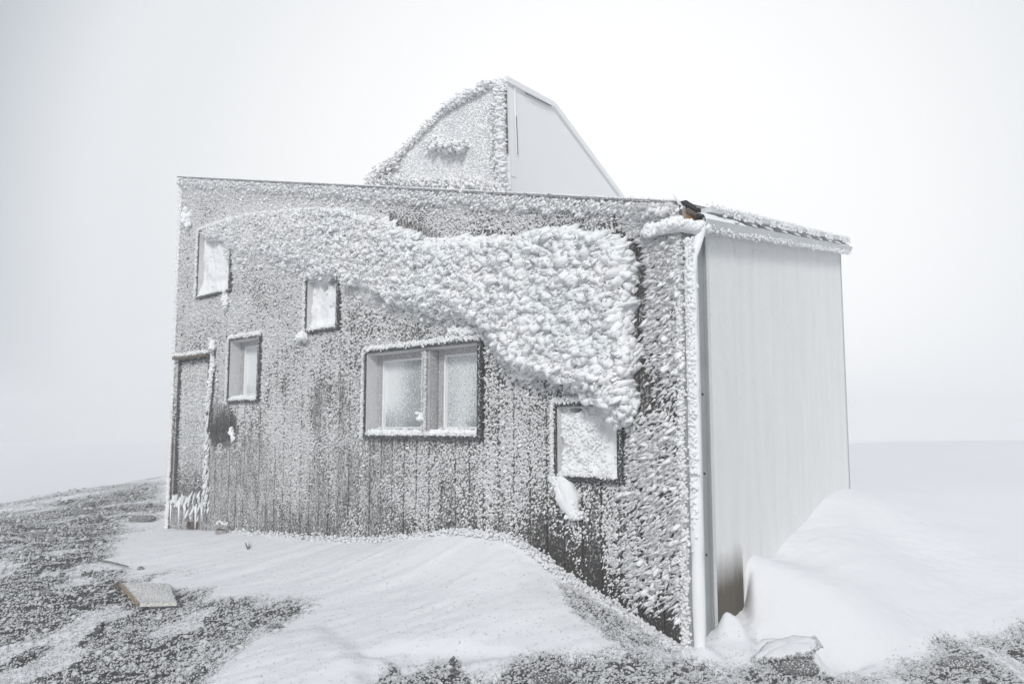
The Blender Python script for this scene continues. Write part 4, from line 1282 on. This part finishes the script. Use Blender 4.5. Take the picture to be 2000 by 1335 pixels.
# snow-capped boulder under the drift's lip
p = at_depth(1540, 1262, 4.72)
b = empty('snow_capped_boulder', (p[0], p[1], gz(p[0], p[1]) - .005))
tag(b, 'boulder with a thick jutting snow cap at the foot of the right drift', 'boulder')
T, Fc = ICO[2]
Vv = T * (1 + .9 * (fbm(T + 5, 1.6, 5, 3)[:, None] - .5)) * np.array([.15, .10, .085]) + np.array([.03, 0, .02])
mesh_np('rock', Vv, Fc, M_ROCK, b)
i = rng.integers(0, len(Vv), 600); i = i[Vv[i][:, 2] < .11]
lumps('rime', Vv[i], gdir(len(i), (-.4, -.6, .3), .4), rng.uniform(.008, .022, len(i)), M_GRIME, b, kind='stuff', elong=1.9, level=-1)
# cap: flat tongue, tip to the left, thicker right
nr, nc = 8, 28
V = []
for i in range(nr):
    for j in range(nc):
        w = 2 * math.pi * j / nc; rr = i / (nr - 1)
        x = .20 * rr * math.cos(w) * (1.15 if math.cos(w) < 0 else .95); y = .13 * rr * math.sin(w) * (1.0 - .45 * max(0, -math.cos(w)))
        V.append((x, y, .115 + .04 * (1 - rr ** 2.2) + .05 * x / .2 + .30 * max(0, y) + .008 * math.sin(3 * w + 1) * rr + .006 * math.sin(7 * w) * rr))
top_n = len(V)
for j in range(nc):
    w = 2 * math.pi * j / nc
    V.append((.17 * math.cos(w) * (1.05 if math.cos(w) < 0 else .95), .10 * math.sin(w) * (1 - .45 * max(0, -math.cos(w))), .085 + .035 * math.cos(w)))
Fc = [(i * nc + j, i * nc + (j + 1) % nc, (i + 1) * nc + (j + 1) % nc, (i + 1) * nc + j) for i in range(nr - 1) for j in range(nc)]
Fc += [((nr - 1) * nc + j, (nr - 1) * nc + (j + 1) % nc, top_n + (j + 1) % nc, top_n + j) for j in range(nc)]
Fc.append(tuple(top_n + j for j in range(nc)))
V = np.array(V); V[:, 2] += (fbm(V, 11, 6) - .5) * .03; V[:, :2] *= 1 + (fbm(V, 9, 16)[:, None] - .5) * .25
mesh_np('snow_cap', V, Fc, M_SNOW, b, True)
ri = V[(nr - 1) * nc:(nr - 1) * nc + nc]; ri = ri[rng.integers(0, nc, 260)] + rng.normal(0, .008, (260, 3)); ri = ri[ri[:, 1] < .04]
lumps('rime', ri, gdir(len(ri), (.1, -.7, -.2), .4), rng.uniform(.008, .02, len(ri)), M_GRIME, b, kind='stuff', elong=1.8, level=-1)

# plywood board lying tilted on a snow pedestal
pl = [at_depth(237, 1137, 6.25), at_depth(273, 1178, 5.62), at_depth(345, 1176, 5.55), at_depth(330, 1140, 6.2)]
c = sum(pl) / 4
bd = empty('plywood_board', tuple(c)); tag(bd, 'rime-dusted plywood board lying tilted on the gravel at lower left', 'board')
nrm = np.cross(pl[1] - pl[0], pl[3] - pl[0]); nrm /= np.linalg.norm(nrm); nrm *= np.sign(nrm[2])
V = [q - c for q in pl] + [q - c - nrm * .025 for q in pl]
mesh_np('sheet', V, [(0, 1, 2, 3), (7, 6, 5, 4), (1, 5, 6, 2), (2, 6, 7, 3), (3, 7, 4, 0)], M_PLY, bd)
e0, e1 = pl[0] - c, pl[1] - c
dd = (e1 - e0) / np.linalg.norm(e1 - e0); sd3 = np.cross(nrm, dd)
if sd3 @ (pl[3] - pl[0]) > 0: sd3 = -sd3
mb = MB(); mb.hexa([q + nrm * a + sd3 * b_ for q in (e0, e1) for a in (-.022, .008) for b_ in (.001, .018)])
mb.build('edge_batten', M_PLYE, bd)
n = 700; a_, b_ = rng.random(n)[:, None], rng.random(n)[:, None]
q = (pl[0] * (1 - a_) + pl[1] * a_) * (1 - b_) + (pl[3] * (1 - a_) + pl[2] * a_) * b_ - c
lumps('rime', q, gdir(n, nrm + np.array([.5, -.3, 0]), .3), rng.uniform(.008, .02, n), M_GRIME, bd, kind='stuff', level=-1)
# the pedestal
pz = at_depth(285, 1195, 5.65)
T, Fc = ICO[2]
g0 = gz(pz[0], pz[1])
mesh_np('snow_pedestal', T * np.array([.10, .10, .09]) + np.array([pz[0] + .02, pz[1] + .16, g0 - .02]) - c, Fc, M_ICE, bd, True)

a = at_depth(190, 1108, 7.2); b_ = at_depth(250, 1113, 7.0)
a[2] = gz(a[0], a[1]) + .03; b_[2] = gz(b_[0], b_[1]) + .035
st = MB().tube([a - a, (b_ - a) * .5 + np.array([0, 0, .006]), b_ - a], [.012, .010, .008], 8).build('stick', M_STICK, None, True)
st.location = a
tag(st, 'thin grey stick lying on the crust behind the plywood board', 'stick')

p = at_depth(431, 1040, 8.35)
zz0 = gz(p[0], p[1])
bl = empty('concrete_block', (p[0], p[1], zz0 + .02)); bl.rotation_euler = (math.radians(12), math.radians(8), math.radians(20))
tag(bl, 'small hollow grey block on the snow below the hanging cable', 'block')
fr = lambda a, b, c: (a, b, c)
MB().box(fr, -.06, .06, -.045, .045, -.01, .025).build('slab', M_BLOCK, bl)
MB().box(fr, -.06, -.045, -.045, .045, .026, .08).build('side', M_BLOCK, bl)
MB().box(fr, .045, .06, -.045, .045, .026, .08).build('side', M_BLOCK, bl)
MB().box(fr, -.065, .065, -.05, .05, .081, .10).build('lid', M_BLOCK, bl)
lumps('rime', np.c_[rng.uniform(-.06, .06, 30), rng.uniform(-.05, .05, 30), np.full(30, .10)], (0, 0, 1), .022, M_RIME, bl, kind='stuff')

p = fpt(384, 1024, .10)
q = CB(); q.tube([p - N1 * .25, p, p + N1 * .001], [.05, .05, .05], 16, cap=False)
q.tube([p - N1 * .249, p - N1 * .05], .040, 16)
q.build('drain_pipe', M_BROWN, None, True)

# small tuft of dead stem on the smooth bank
p = at_depth(485, 1062, 7.4)
z_ = gz(p[0], p[1])
tf = MB()
for j in range(5):
    w = j * 1.3
    tf.tube([(0, 0, -.01), (.02 * math.cos(w), .02 * math.sin(w), .03), (.04 * math.cos(w), .03 * math.sin(w), .05 + .01 * j % 3)], [.006, .004, .002], 5)
t_ = tf.build('dead_stem', M_STICK); t_.location = (p[0], p[1], z_)
tag(t_, 'tiny dead plant stem poking from the smooth snow bank', 'plant')

# ------------------------------------------------------------------ haze
hz = MB().box(lambda a, b, c: (a, b, c), -152, 152, -62, 152, -8, 8.2).build('haze', None)
hz['kind'] = 'stuff'
m = bpy.data.materials.new('haze_air'); m.use_nodes = True
nt = m.node_tree; nt.nodes.clear()
mo = nt.nodes.new('ShaderNodeOutputMaterial'); pv = nt.nodes.new('ShaderNodeVolumePrincipled')
pv.inputs['Color'].default_value = (0.99, 0.99, 0.99, 1)
pv.inputs['Density'].default_value = 0.0125
nt.links.new(pv.outputs['Volume'], mo.inputs['Volume'])
hz.data.materials.append(m)
hz.display_type = 'WIRE'
